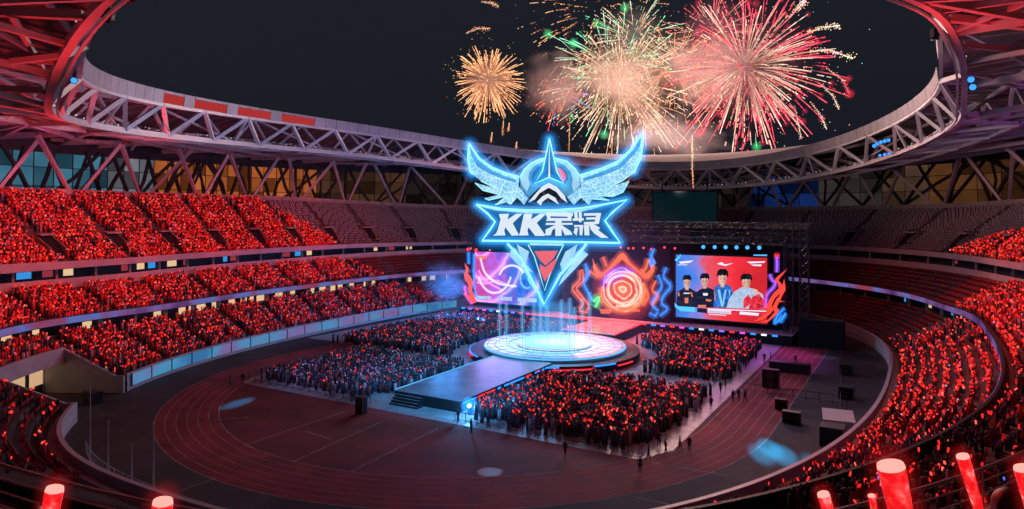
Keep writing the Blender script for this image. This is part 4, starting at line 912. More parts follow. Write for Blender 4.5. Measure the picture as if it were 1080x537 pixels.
# banner
ban = h2([(10,65),(120,84),(230,90),(350,90),(460,82),(560,66),(665,45),(600,100),(568,135),(600,182),(635,232),(330,226),(35,222),(70,175),(92,140),(60,105)])
hf('banner', [ban], M['h_dark'], -.3, .2); hl('banner_outline', [ban], r=.2, o=-.45)
hf('banner_highlight', [h2([(30,74),(230,95),(350,95),(460,88),(560,72),(460,98),(350,104),(230,103),(90,90)]), h2([(240,232),(390,234),(385,244),(245,242)])], M['h_fill2'], -.45, .1)
LET = [  # traced lettering, one outline per stroke
 [(92,65),(182,62),(168,112),(245,62),(300,62),(214,145),(270,250),(205,253),(150,180),(140,208),(150,250),(40,253),(68,235),(82,208),(108,112)],
 [(312,62),(385,62),(375,112),(452,62),(505,62),(424,142),(492,240),(490,255),(410,255),(352,180),(342,210),(352,250),(270,252),(278,220),(300,118)],
 [(505,52),(740,55),(738,80),(700,88),(505,82)], [(505,55),(535,55),(545,100),(518,120)], [(690,60),(732,60),(725,110),(695,112)], [(515,100),(720,100),(730,125),(505,125)],
 [(585,125),(640,125),(640,255),(585,255)], [(505,142),(735,142),(738,158),(500,160)], [(500,200),(585,160),(595,180),(500,245)], [(640,160),(720,215),(735,245),(670,250),(640,190)], [(480,250),(560,205),(545,250)],
 [(750,48),(775,45),(785,120),(755,125)], [(790,48),(815,50),(815,135),(792,135)], [(735,105),(830,100),(835,120),(740,125)], [(748,160),(830,160),(820,250),(798,250),(795,175),(752,180)], [(755,185),(785,185),(770,255),(745,225)],
 [(835,58),(985,55),(965,150),(900,158),(835,155),(835,135),(930,130),(940,78),(835,80)], [(855,95),(935,92),(932,112),(855,114)], [(835,158),(880,158),(882,250),(840,250)], [(880,155),(925,155),(975,185),(960,205),(1050,272),(985,272),(925,235),(895,200)]]
hf('lettering', [h3(l) for l in LET], M['h_white'], -.62, .12)
# spear below
hf('spear_blade', [h2([(140,232),(162,262),(152,285),(238,345),(205,300),(185,262)]), h2([(152,285),(200,320),(250,385),(300,490),(270,440),(230,370)]), h2([(185,238),(240,270),(225,322),(258,362),(235,350),(205,300)]),
   h2([(492,232),(470,262),(497,282),(440,345),(368,420),(382,385),(430,320),(440,280)]), h2([(450,238),(398,270),(374,325),(388,370),(402,335),(432,300)])], M['h_fill2'], -.2, .15)
hl('spear_outline', [h2([(145,235),(205,300),(305,500),(375,370),(440,300),(490,235)])], closed=False, r=.24)
hl('spear_outline', [h2([(235,240),(262,290),(290,380),(307,440),(330,370),(365,290),(390,240)])], closed=False, r=.1, halo=False)
hf('spear_gem', [h2([(262,268),(365,266),(345,300),(310,330),(285,305)]), h2([(310,338),(362,296),(345,345),(308,400),(285,350),(288,325)])], M['h_red'], -.3, .12)
hf('spear_core', [h2([(215,242),(420,242),(385,300),(308,480),(240,300)])], hol_mat('hologram_core', (.005,.06,.18), (.02,.15,.35), .8, .55), .05, .1)
P(glowmb, 'halo', M['h_glow'], holo); P(glowmb2, 'halo', glow('hologram_inner_halo', (.05,.42,.95), .35), holo); P(glowmb3, 'halo', glow('hologram_middle_halo', (.02,.32,.9), .12), holo)  # nested emissive shells imitating the bloom of the outlines
# beams rising from the podium, drawn as emissive tubes and volumes
for k, (x, y0, y1) in enumerate(((534,378,322),(551,383,318),(563,384,330),(577,386,320),(601,384,322),(606,384,330),(614,380,326),(622,379,330),(527,374,330),(570,372,326),(592,372,330))):
    p = gp(x, y0-12, 2.3); t = thing('light_beam', 'thin upright pale blue beam rising from the round stage', 'light beam', p, 'light beams on the round stage')
    h = 7.5+(k*37 % 5)*.5
    mb = MB(); mb.tube([(0,0,0),(0,0,h)], .07, 6); mb.build('beam_core', emat('beam_core', (.4,.75,1), .5, alpha=.5), t)
    mb = MB(); mb.tube([(0,0,.0),(0,0,h)], .45, 8); mb.build('beam_glow', glow('beam_glow', (.10,.42,.9), .36), t)
t = thing('light_column', 'broad faint blue column of light under the hologram tip', 'light beam', (CX0, CY0, 2.36))
mb = MB(); mb.tube([(0,0,0),(0,0,3),(0,0,7)], 0, 24, rs=[6.2,4.6,3.2]); mb.build('column_glow', glow('column_glow', (.08,.42,.9), .055), t)

for nm, lab, c_, rad, colr, st in (('emissive_haze','faint blue emissive ball imitating lit haze around the emblem and round stage',(0,-5,12),27,(.02,.22,.62),.0052),('emissive_haze','faint red and violet emissive ball imitating lit haze in front of the screens',(2,22,9),24,(.55,.08,.28),.0042)):
    mb = MB(); mb.sphere((0,0,0), rad, nu=24, nv=16); o = mb.build(nm, ball_glow(nm, colr, st, rad)); o.location = c_; tag(o, lab, 'imitated haze', kind='stuff')  # self-glowing balls in place of light scattered by haze
# ------------------------------------------------------------------ scoreboard
p0, p1 = at_d(689, 238, 186), at_d(755, 203, 186)
sb = thing('scoreboard', 'large switched off black scoreboard hung beneath the far roof rim', 'scoreboard', ((p0.x+p1.x)/2, (p0.y+p1.y)/2, p0.z), rz=R(8))
mb = MB(); ww, hh = (p1-p0).xy.length, p1.z-p0.z
mb.box((0,0,hh/2), (ww, .8, hh)); mb.build('display', mat('off_screen', (.004,.012,.014), .8, emit=(.003,.02,.026), es=.5, spec=.1), sb)  # faint teal emission put into the switched-off display
mb = MB(); [mb.box((sx*(ww/2+.1),0,hh/2), (.3,1,hh+.6)) for sx in (-1,1)]; [mb.box((0,0,z), (ww,1,.3)) for z in (-.16,hh+.16)]; [mb.beam((sx*ww*.35,0,hh+.2),(sx*ww*.35,0,hh+4),.25) for sx in (-1,1)]; mb.build('frame', M['dark'], sb)

# ------------------------------------------------------------------ floodlights on the roof ring
def fixture(label, group, lens):
    t = thing('floodlight', label, 'floodlight', (0,0,0), group)
    mb = MB(); mb.box((0,0,-.5), (.9,.8,1.0)); mb.tube([(0,0,-1.0),(0,0,-1.35)], .5, 8, rs=[.4,.55]); mb.build('housing', M['dark'], t)
    mb = MB(); mb.beam((0,0,0),(0,0,.9),.2); mb.beam((-.55,0,-.5),(-.55,0,.2),.1); mb.beam((.55,0,-.5),(.55,0,.2),.1); mb.build('bracket', M['dark'], t)
    mb = MB(); mb.tube([(0,0,-1.36),(0,0,-1.42)], .45, 8); mb.build('lens', lens, t)
    return t
M['lens_off'] = mat('lens_off', (.05,.05,.06), .2); M['lens_on'] = emat('lens_blue', (.04,.28,1), 1.6)
pf = fixture('dark moving floodlight hanging from the near roof rim', 'dark floodlights along the near roof rim', M['lens_off'])
first = True
def th_near(px):
    k = (px-540)/FPX; dx, dy = CS*k-SN, SN*k+CS
    a = (dx/RA)**2+(dy/RB)**2; b = 2*(CAM.x*dx/RA**2+CAM.y*dy/RB**2); c = (CAM.x/RA)**2+(CAM.y/RB)**2-1; D = b*b-4*a*c
    if D < 0: return None
    d = (-b-math.sqrt(D))/(2*a); return math.atan2((CAM.y+dy*d)/RB, (CAM.x+dx*d)/RA)
for x in (118,134,170,180,190,204,228,233,900,904,935,942,950,963,968,984,990,996):
    th = th_near(x)
    if th is None: continue
    o = pf if first else copy_tree(pf); first = False; o.location = rp(th, .2, -2.6); o.rotation_euler = (random.uniform(-.3,.3), random.uniform(-.3,.3), random.uniform(0,6))
pl = fixture('lit blue floodlight mounted on the roof truss', 'lit blue floodlights on the roof truss', M['lens_on'])
first = True
for x, y, s_ in ((1024,84,1.3),(1026,92,1.3),(925,152,1),(929,150,1),(933,149,1),(937,148,1),(922,154,1),(928,164,.8),(933,163,.8),(938,162,.8),(78,85,1)):
    o = pl if first else copy_tree(pl); first = False
    d = 118 if 900 < x < 1000 else (90 if x > 1000 else 74); o.location = at_d(x, y, d); o.scale = (s_*.7,)*3
    dv = (CAM-o.location).normalized(); o.rotation_euler = dv.to_track_quat('-Z', 'Y').to_euler()
    if x > 1000: o['label'] = 'lit blue floodlight in the pair at the right end of the roof opening'; o['group'] = 'pair of blue floodlights at the right roof rim'
    else: o['label'] = 'lit blue floodlight in the double row on the right roof truss'; o['group'] = 'double row of blue floodlights on the right roof truss'
    if x < 200: del o['group']; o['label'] = 'dim blue floodlight between the red beams of the near left roof'

# ------------------------------------------------------------------ fireworks
M['spark'] = attr_emat('firework_spark', 1.9)
def perp(d):
    u = right_v; return u, Vector((0,0,1)), fwd
def streak(mb, c, dirv, r0, r1, w0, col0, col1, droop=0, segs=7, dots=False, rnd=random):
    n = segs; pts = []
    for k in range(n+1):
        f = k/n; rr = r0+(r1-r0)*f; p = c+dirv*rr; p = p-Vector((0,0,1))*droop*(rr/max(r1,.01))**2*r1; pts.append(p)
    for k in range(n):
        if dots and rnd.random() < .4: continue
        f = (k+.5)/n; jit = rnd.uniform(.55, 1.2)*(.22+.95*f**1.3)
        mb.col = tuple((a+(b-a)*f)*jit for a, b in zip(col0, col1)); a, b = pts[k], pts[k+1]
        if dots: a = a.lerp(b, rnd.uniform(0,.4)); 
        ww = w0*(.35+.75*math.sin(math.pi*min(1,f*.85+.1)))*rnd.uniform(.6,1.25)
        mb.tube([a, b], 0, 4, rs=[ww*.8, ww], cap=True)
def rdir(rnd, flat=.75):
    while True:
        v = Vector((rnd.gauss(0,1), rnd.gauss(0,1), rnd.gauss(0,1)))
        if v.length > .1: v.normalize(); break
    return v
def burst(label, px, py, rad, D, n, col0, col1, w0, r0f=.15, droop=.12, seed=1, dots=.3, tips=None, gcol=None, shell=.8, stops=None, halo=(1,.45,.3), hs=1.0):
    rnd = random.Random(seed); c = at_d(px, py, D); s_ = D/FPX; Rm = rad*s_
    t = thing('firework_burst', label, 'firework', c)
    mb = MB(); gm = MB(); gm2 = MB()
    for k in range(n):
        v = rdir(rnd); r1 = Rm*rnd.uniform(shell, 1.05); c0, c1 = (rnd.choice(stops) if stops else (col0, col1))
        streak(mb, Vector((0,0,0)), v, Rm*rnd.uniform(r0f*.6, r0f+.35), r1, w0*s_, c0, c1, droop, 11, rnd.random() < dots, rnd)
        if gcol and rnd.random() < tips:
            p = v*r1-Vector((0,0,1))*droop*r1; q_ = rnd.uniform(.8,1.3); gm.sphere(p, 3.6*s_*q_, nu=10, nv=7); gm2.sphere(p, 1.9*s_*q_, nu=8, nv=6)
    for k in range(n):
        v = rdir(rnd)*Rm*rnd.uniform(.4, 1.25); mb.col = tuple(q*rnd.uniform(.3,1) for q in col0); mb.sphere(v, w0*s_*rnd.uniform(.5,.9), nu=4, nv=3)
    mb.build('sparks', M['spark'], t, colattr=True)['kind'] = 'stuff'
    if gm.v: gm.build('spark_glow', gcol, t)['kind'] = 'stuff'; gm2.build('spark_glow', gcol, t)['kind'] = 'stuff'  # emissive balls imitating bloom at the spark tips
    if hs: g = MB(); g.sphere((0,0,0), Rm*.8, nu=24, nv=16); g.build('core_glow', ball_glow('burst_core_glow', halo, .55*hs/Rm, Rm*.78), t)  # emissive ball imitating lit haze inside the burst
    return t
GOLD, PEACH, PINK, REDT, WHT = (1,.50,.24), (.95,.34,.15), (1,.28,.28), (1,.03,.09), (1,.74,.58)
g_red = glow('glow_red', (.9,.03,.09), .07); g_green = glow('glow_green', (.05,.7,.22), .09)
FD = 290
burst('small round golden firework burst at the far left', 515, 85, 41, FD, 210, PEACH, GOLD, .62, .15, .1, 1, .25, shell=.72)
burst('pale gold firework burst with smoke over the middle', 655, 88, 88, FD+10, 190, GOLD, WHT, .52, .2, .14, 2, .6, shell=.45, hs=.4, stops=[(GOLD, WHT)]*6+[((.9,.6,.4),(.15,1,.5))])
burst('largest firework burst, white and pink with red tips', 785, 72, 98, FD, 280, WHT, (1,.16,.22), .62, .1, .13, 3, .45, tips=.2, gcol=g_red, shell=.5, halo=(1,.25,.25), hs=.4, stops=[(WHT,(1,.06,.12)),(GOLD,WHT),(PINK,REDT),(WHT,REDT),(WHT,PINK)])
burst('small red and blue firework burst left of centre', 590, 100, 36, FD+25, 50, REDT, (1,.3,.25), .6, .3, .25, 4, .6, shell=.4, stops=[(REDT,PEACH),((.15,.2,1),(.3,.4,1)),(PEACH,REDT)])
burst('wide faint golden firework shower high over the stage', 640, 20, 95, FD+40, 150, PEACH, GOLD, .5, .5, .3, 8, .9, shell=.6, hs=0)
burst('white and green firework burst above the pale gold one', 668, 42, 60, FD+22, 120, (.9,.85,.7), WHT, .42, .25, .12, 31, .7, shell=.5, stops=[(GOLD,WHT)]*3+[((.8,.7,.5),(.2,1,.55))]*2, tips=.06, gcol=g_green, halo=(.8,.7,.55), hs=.4)
burst('golden firework burst overlapping the left side of the largest', 712, 72, 66, FD+18, 140, GOLD, PEACH, .42, .2, .16, 32, .6, shell=.45, halo=(1,.5,.3), hs=.3)
burst('red firework burst above the largest one', 752, 34, 58, FD+26, 110, PINK, REDT, .45, .3, .12, 33, .5, shell=.55, stops=[(WHT,REDT),(PINK,REDT)], tips=.12, gcol=g_red, halo=(1,.25,.3), hs=.5)
burst('faint golden burst low beneath the pale gold one', 680, 112, 48, FD+14, 90, PEACH, GOLD, .4, .2, .3, 34, .8, shell=.4, halo=(1,.5,.35), hs=.6)
burst('green and white firework burst behind the pale gold one', 640, 66, 66, FD+30, 120, (.6,.9,.6), WHT, .5, .25, .14, 41, .6, shell=.5, stops=[((.5,.8,.5),(.08,.95,.42)),((.7,.8,.6),(.3,1,.6)),(GOLD,WHT)], tips=.07, gcol=g_green, hs=0)
burst('deep red firework burst behind the largest one', 800, 70, 88, FD+34, 110, PINK, REDT, .6, .4, .14, 42, .35, shell=.7, stops=[((.6,.1,.12),REDT),(PINK,REDT)], tips=.3, gcol=g_red, hs=0)
# single comets
def comet(label, pts, w, c0, c1, D=FD, glow_m=None, dots=True, seed=0, group=None):
    rnd = random.Random(seed); P0 = at_d(*pts[0], D); t = thing('firework_comet', label, 'firework', P0, group); mb = MB(); s_ = D/FPX
    V = [at_d(x, y, D)-P0 for x, y in pts]; n = 14
    for k in range(n):
        f = k/n*(len(V)-1); i = int(f); a = V[i].lerp(V[i+1], f-i); f2 = (k+.8)/n*(len(V)-1); i2 = min(int(f2), len(V)-2); b = V[i2].lerp(V[i2+1], f2-i2)
        q = k/n; mb.col = tuple((x+(y-x)*q)*rnd.uniform(.6,1.2) for x, y in zip(c0, c1)); wv = w*s_*(.3+.9*q); mb.tube([a, b], 0, 5, rs=[wv*.3, wv*.45])
        if dots:
            for _ in range(9):
                mb.sphere(a+Vector((rnd.gauss(0,1),rnd.gauss(0,1),rnd.gauss(0,1)))*w*s_*1.1*(.4+q), w*s_*rnd.uniform(.18,.4), nu=5, nv=4)
    mb.build('sparks', M['spark'], t, colattr=True)['kind'] = 'stuff'
    if glow_m:
        for q_ in (5.5, 3.6, 2): mb = MB(); mb.sphere(V[-1], q_*s_, nu=12, nv=9); mb.build('spark_glow', glow_m, t)  # emissive balls imitating bloom at the comet's head
comet('thick golden comet streaking right, the upper of two', [(852,34),(868,29),(886,27)], 1.5, (.6,.3,.2), WHT, seed=1)
comet('thick golden comet streaking right, the lower of two', [(855,54),(875,53),(900,62)], 1.6, (.6,.3,.2), WHT, seed=2)
comet('golden comet climbing steeply to the upper right', [(833,18),(842,8),(850,1)], 1.5, (.6,.3,.2), WHT, seed=3)
comet('drooping comet with a red glowing tip at far right', [(872,72),(888,84),(896,99)], 1.0, (.7,.35,.25), REDT, glow_m=g_red, seed=4)
comet('drooping golden comet below the red tipped one', [(866,90),(878,100),(885,116)], .9, (.7,.35,.25), WHT, seed=5)
comet('falling golden comet close above the right roof truss', [(855,108),(866,122),(872,137)], .8, (.7,.35,.25), WHT, seed=6)
comet('short golden comet falling near the right edge of the shower', [(838,112),(842,130),(845,147)], .7, (.7,.35,.25), WHT, seed=7)
comet('golden comet curving at the upper left of the fireworks', [(492,35),(503,30),(517,30)], .9, (.6,.3,.2), GOLD, seed=8)
comet('golden comet at the top left of the fireworks', [(508,2),(518,3),(526,7)], .9, (.6,.3,.2), GOLD, seed=9)
comet('green tipped comet left of the pale gold burst', [(605,55),(592,43),(578,36)], 1.1, (.8,.6,.4), (.15,1,.5), glow_m=g_green, dots=False, seed=10)
comet('green tipped comet beside the pale gold burst centre', [(628,60),(615,51),(605,46)], 1.2, (.8,.6,.4), (.15,1,.5), glow_m=g_green, dots=False, seed=11)
comet('green tipped comet pointing straight up', [(656,40),(658,24),(659,8)], 1.0, (.8,.6,.4), (.15,1,.5), glow_m=g_green, dots=False, seed=12)
comet('green tipped comet falling below the pale gold burst', [(648,112),(642,126),(637,142)], 1.0, (.8,.6,.4), (.15,1,.5), glow_m=g_green, dots=False, seed=13)
comet('small green spark falling above the far roof rim', [(797,140),(797,147),(798,155)], .9, (.8,.6,.4), (.15,1,.4), glow_m=g_green, dots=False, seed=14)
comet('rising golden comet from the pitch with a bright head', [(731,197),(730,170),(730,142)], .9, (1,.45,.15), (1,.85,.6), D=190, seed=15)
for k, (x, y0, y1) in enumerate(((601,125,160),(646,140,165),(545,150,158),(519,140,150),(531,128,143),(537,130,139))):
    comet('thin golden trail falling above the hologram', [(x,y0),(x-.5,(y0+y1)/2),(x-1,y1)], .55, GOLD, PEACH, seed=20+k, group='thin golden trails over the hologram')
# smoke lit by the bursts
def smoke(name, label, px, py, rx, ry, D, dens, colr, seed, cat='smoke'):
    c = at_d(px, py, D); s_ = D/FPX; mb = MB(); mb.sphere((0,0,0), 1, nu=20, nv=12)
    m = bpy.data.materials.new('smoke'); m.use_nodes = True; n = m.node_tree; n.nodes.clear(); o = n.nodes.new('ShaderNodeOutputMaterial')
    v = n.nodes.new('ShaderNodeVolumePrincipled'); v.inputs['Color'].default_value = (*colr, 1); v.inputs['Anisotropy'].default_value = .1
    tc = nd(n, 'ShaderNodeTexCoord'); ns = nd(n, 'ShaderNodeTexNoise', i_Scale=2.1, i_Detail=5, i_Roughness=.6, noise_dimensions='4D'); ns.inputs['W'].default_value = seed
    n.links.new(tc.outputs['Object'], ns.inputs['Vector'])
    ln = nd(n, 'ShaderNodeVectorMath', operation='LENGTH'); n.links.new(tc.outputs['Object'], ln.inputs[0])
    fo = nd(n, 'ShaderNodeMapRange'); fo.inputs[1].default_value = .2; fo.inputs[2].default_value = 1; fo.inputs[3].default_value = .16; fo.inputs[4].default_value = -.28; n.links.new(ln.outputs['Value'], fo.inputs[0])
    ad = nd(n, 'ShaderNodeMath', operation='ADD'); n.links.new(fo.outputs[0], ad.inputs[0]); n.links.new(ns.outputs[0], ad.inputs[1])
    mr = nd(n, 'ShaderNodeMapRange'); mr.inputs[1].default_value = .42; mr.inputs[2].default_value = .62; mr.inputs[3].default_value = 0; mr.inputs[4].default_value = dens; n.links.new(ad.outputs[0], mr.inputs[0])
    n.links.new(mr.outputs[0], v.inputs['Density']); n.links.new(v.outputs[0], o.inputs['Volume'])
    ob = mb.build(name, m); ob.location = c; ob.scale = (rx*s_, min(rx, ry)*s_*.8, ry*s_); ob.rotation_euler.z = YAW
    tag(ob, label, cat, kind='stuff'); return ob
smoke('smoke', 'pale peach smoke inside the middle firework bursts', 650, 82, 80, 52, FD+8, .085, (.9,.75,.7), 1)
smoke('smoke', 'pink smoke inside the largest firework burst', 745, 78, 80, 62, FD+8, .07, (.9,.72,.72), 2)
smoke('smoke', 'grey pink smoke low over the far roof rim', 705, 142, 100, 42, FD-5, .045, (.8,.75,.78), 3)
smoke('smoke', 'thin dark smoke left of the pale gold burst', 588, 88, 58, 50, FD+15, .05, (.8,.7,.75), 4)
smoke('smoke', 'blue lit stage smoke drifting left of the screens', 470, 300, 40, 36, 165, .10, (.6,.8,1), 6)
lamp('smoke_inner_fill_light', 'POINT', at_d(478, 314, 158), None, 6e3, (.06,.3,1), 1)  # unseen lamps added so the stage smoke shows blue
lamp('smoke_inner_fill_light', 'POINT', at_d(462, 300, 158), None, 4e3, (.06,.35,1), 1)
for px, py, pw, c in ((650,75,5e4,(1,.68,.5)), (720,75,4e4,(1,.6,.5)), (775,72,6e4,(1,.5,.48)), (735,120,1.6e4,(1,.65,.6)), (590,90,2.5e4,(1,.45,.42)), (690,118,3e4,(1,.65,.55)), (620,105,3e4,(1,.65,.55))):
    lamp('firework_light', 'POINT', at_d(px, py, FD-24), None, pw*1.3, c, 4)
lamp('smoke_fill_light', 'SPOT', onY(505, 345, SY-14), onY(468, 290, SY+1), 3.5e4, (.1,.32,1), 2, 60)  # unseen spot added to light the stage smoke blue

# ------------------------------------------------------------------ light
def ip(i, t, z): return bp(i, t, z)
# red wash on the stands from the roof ring
def wash(px, py, z, D_from_ring_th, pw, c=(1,.05,.04), ang=75):
    t = gp(px, py, z); lamp('wash_light', 'SPOT', rp(D_from_ring_th, 1.5, -hgt(D_from_ring_th)-.8), t, pw, c, 1.0, ang, .8)
T = lambda deg: R(deg)
iLm = near_i(Vector((-52, -10)))
for (x, y), tht in (((-75,-35),200),((-76,-10),190),((-74,15),175),((-66,-55),215),((-60,-75),225)):
    lamp('wash_light', 'SPOT', rp(R(tht), -4, -11), (x, y, 18), 6.5e4, (1,.05,.04), 1, 95, .7)
for (x, y), tht in (((74,-30),-20),((74,-5),0),((72,20),15),((66,-50),-35)):
    lamp('wash_light', 'SPOT', rp(R(tht), -4, -11), (x, y, 12), 6e4, (1,.05,.04), 1, 95, .7)
# dim pink on far stands
lamp('wash_light', 'SPOT', (-28, 52, 35), (-34, 85, 18), 3e4, (1,.25,.22), 2, 110, .8)
lamp('wash_light', 'SPOT', (-30, 30, 36), (-62, 40, 14), 3.5e4, (1,.12,.15), 2, 100, .8)
lamp('wash_light', 'SPOT', (30, 30, 36), (62, 45, 14), 3.5e4, (1,.12,.12), 2, 100, .8)
lamp('wash_light', 'SPOT', (-20, 20, 38), (-66, 30, 24), 3e4, (1,.6,.55), 2, 80, .9)
lamp('wash_light', 'SPOT', (20, 10, 38), (66, 35, 24), 4e4, (1,.62,.55), 2, 80, .9)
lamp('rail_fill_light', 'SPOT', (40,-84,37), (48,-102,18), 9e3, (1,.08,.07), 1, 120, .8)  # unseen spot added to redden the near railing
lamp('parapet_fill_light', 'SPOT', (10,-10,40), (50,-25,2), 2.2e4, (.8,.55,1), 1, 70, .9)  # unseen lilac spot added to brighten the right parapet
lamp('audience_fill_light', 'SPOT', (-20,0,36), (-58,-8,5), 1.6e4, (.75,.45,1), 2, 48, .9)  # unseen spots added to tint the lower left audience
lamp('audience_fill_light', 'SPOT', (-10,-20,36), (-58,-35,5), 1.0e4, (1,.45,.6), 2, 50, .9)
# lilac and pink light on the ring truss
for deg, pw, c in ((140,2.2e4,(.75,.6,1)),(160,2.4e4,(.75,.55,1)),(180,2.8e4,(.8,.55,1)),(200,3e4,(.7,.6,1)),(218,3e4,(.7,.65,1)),(236,2.2e4,(.8,.6,.9)),(115,.5e4,(1,.8,.8)),(90,.4e4,(1,.8,.8)),(65,.8e4,(1,.7,.65)),(42,2.8e4,(1,.62,.56)),(22,3.6e4,(1,.6,.55)),(5,3.6e4,(1,.58,.52)),(-12,3e4,(1,.5,.45))):
    th = R(deg); lamp('truss_light', 'SPOT', rp(th, -13, -9), rp(th, 1, -3), pw, c, 1.5, 120, .6)
# red light on the underside of the near roof
for deg, pw in ((-145,9e4),(-120,9e4),(-95,6e4),(-60,7e4),(-38,9e4),(-20,8e4)):
    th = R(deg); lamp('roof_light', 'SPOT', rp(th, 4, -18), rp(th, 18, 0), pw*1.1, (1,.035,.04), 1, 140, .6)
lamp('roof_light', 'SPOT', (-60,-60,30), (-70,-60,40), 4e4, (.7,.15,.5), 1, 150, .6)
lamp('roof_light', 'SPOT', (78,0,30), (72,10,42), 3.5e4, (.5,.15,.8), 1, 150, .6)
for x_, y_ in ((-80,20),(-80,-15),(-78,-45),(-70,-70)): lamp('column_fill_light', 'SPOT', (x_,y_,27.5), (x_-3,y_,40), 2.2e3, (1,.10,.10), .6, 160, .6)  # unseen uplights added to redden the left columns
# stage and hologram light
lamp('hologram_light', 'AREA', (CX0, CY0, 12), (CX0, CY0, 0), 9e3, (.12,.5,1), 9)
lamp('hologram_light', 'POINT', (CX0-1, CY0-6, 20), None, 1.6e4, (.12,.5,1), 5)
lamp('podium_light', 'SPOT', (CX0, CY0, 9.5), (CX0, CY0, 0), 9e3, (.30,.75,1), 1, 80, .8)
lamp('stage_red_light', 'SPOT', (3, 24, 20), (2, 17, 2), 4e4, (1,.12,.14), 1, 75, .7)
lamp('stage_red_light', 'SPOT', (-10, 22, 20), (-6, 25, 2), 3e4, (1,.15,.12), 1, 90, .7)
lamp('stage_violet_light', 'SPOT', (30, 24, 20), (33, 14, 0), 4.5e4, (.55,.15,1), 1, 55, .8)
lamp('screen_spill', 'AREA', (18, SY-.4, 11), (20, 0, 0), 9e3, (.75,.25,.6), 14)
lamp('screen_spill', 'AREA', (-30, SY-.4, 11), (-26, 0, 0), 9e3, (.35,.3,1), 12)
lamp('screen_spill', 'AREA', (-5, SY-.4, 11), (0, 0, 0), 6e3, (1,.25,.12), 10)
lamp('floor_fill_light', 'SPOT', (-30, -60, 34), (-18, -34, 0), 5.5e4, (.35,.45,1), 1, 42, .8)  # unseen spots added to tint the floor and its crowd
lamp('floor_fill_light', 'SPOT', (-34, -60, 34), (-20, -34, 0), 4e4, (.6,.3,1), 1, 30, .8)
lamp('floor_fill_light', 'SPOT', (25, -60, 34), (0, -36, 1), 3.2e5, (.05,.45,1), 1, 34, .8)
lamp('floor_fill_light', 'SPOT', (20, -70, 30), (12, -45, 0), 2.5e4, (.08,.3,1), 1, 24, .9)
lamp('floor_fill_light', 'SPOT', (-40, -30, 34), (-30, 0, 0), 3e4, (1,.45,.5), 1, 50, .9)
lamp('floor_fill_light', 'SPOT', (40, -10, 38), (18, -32, 0), 3e4, (1,.12,.1), 1, 60, .8)
lamp('floor_fill_light', 'SPOT', (0, 0, 38), (28, -8, 0), 2e4, (1,.5,.5), 1, 60, .8)
lamp('field_light', 'SPOT', (20, -70, 40), (-2, -62, 0), 3.2e4, (1,.55,.55), 2, 120, .8)
lamp('field_light', 'SPOT', (50, -10, 42), (42, -20, 0), 4e4, (.9,.8,.8), 2, 100, .8)
# sharp cyan spots on the ground
def gobo(px, py, ang, pw, src):
    t = gp(px, py); lamp('ground_spot', 'SPOT', src, t, pw*.8, (.02,.5,1), .05, ang*1.3, 1.0)
gobo(251, 425.5, 1.7, 1.3e6, (-40, 20, 38)); gobo(812, 473, 1.5, 1.6e6, (10, 45, 36)); gobo(826, 480, 1.5, 1.6e6, (12, 48, 36)); gobo(803, 479, 1.4, 1.3e6, (8, 45, 36)); gobo(858, 489, 1.2, 1e6, (14, 48, 36)); gobo(868, 376.5, 2.0, 3e5, (-20, 10, 38))

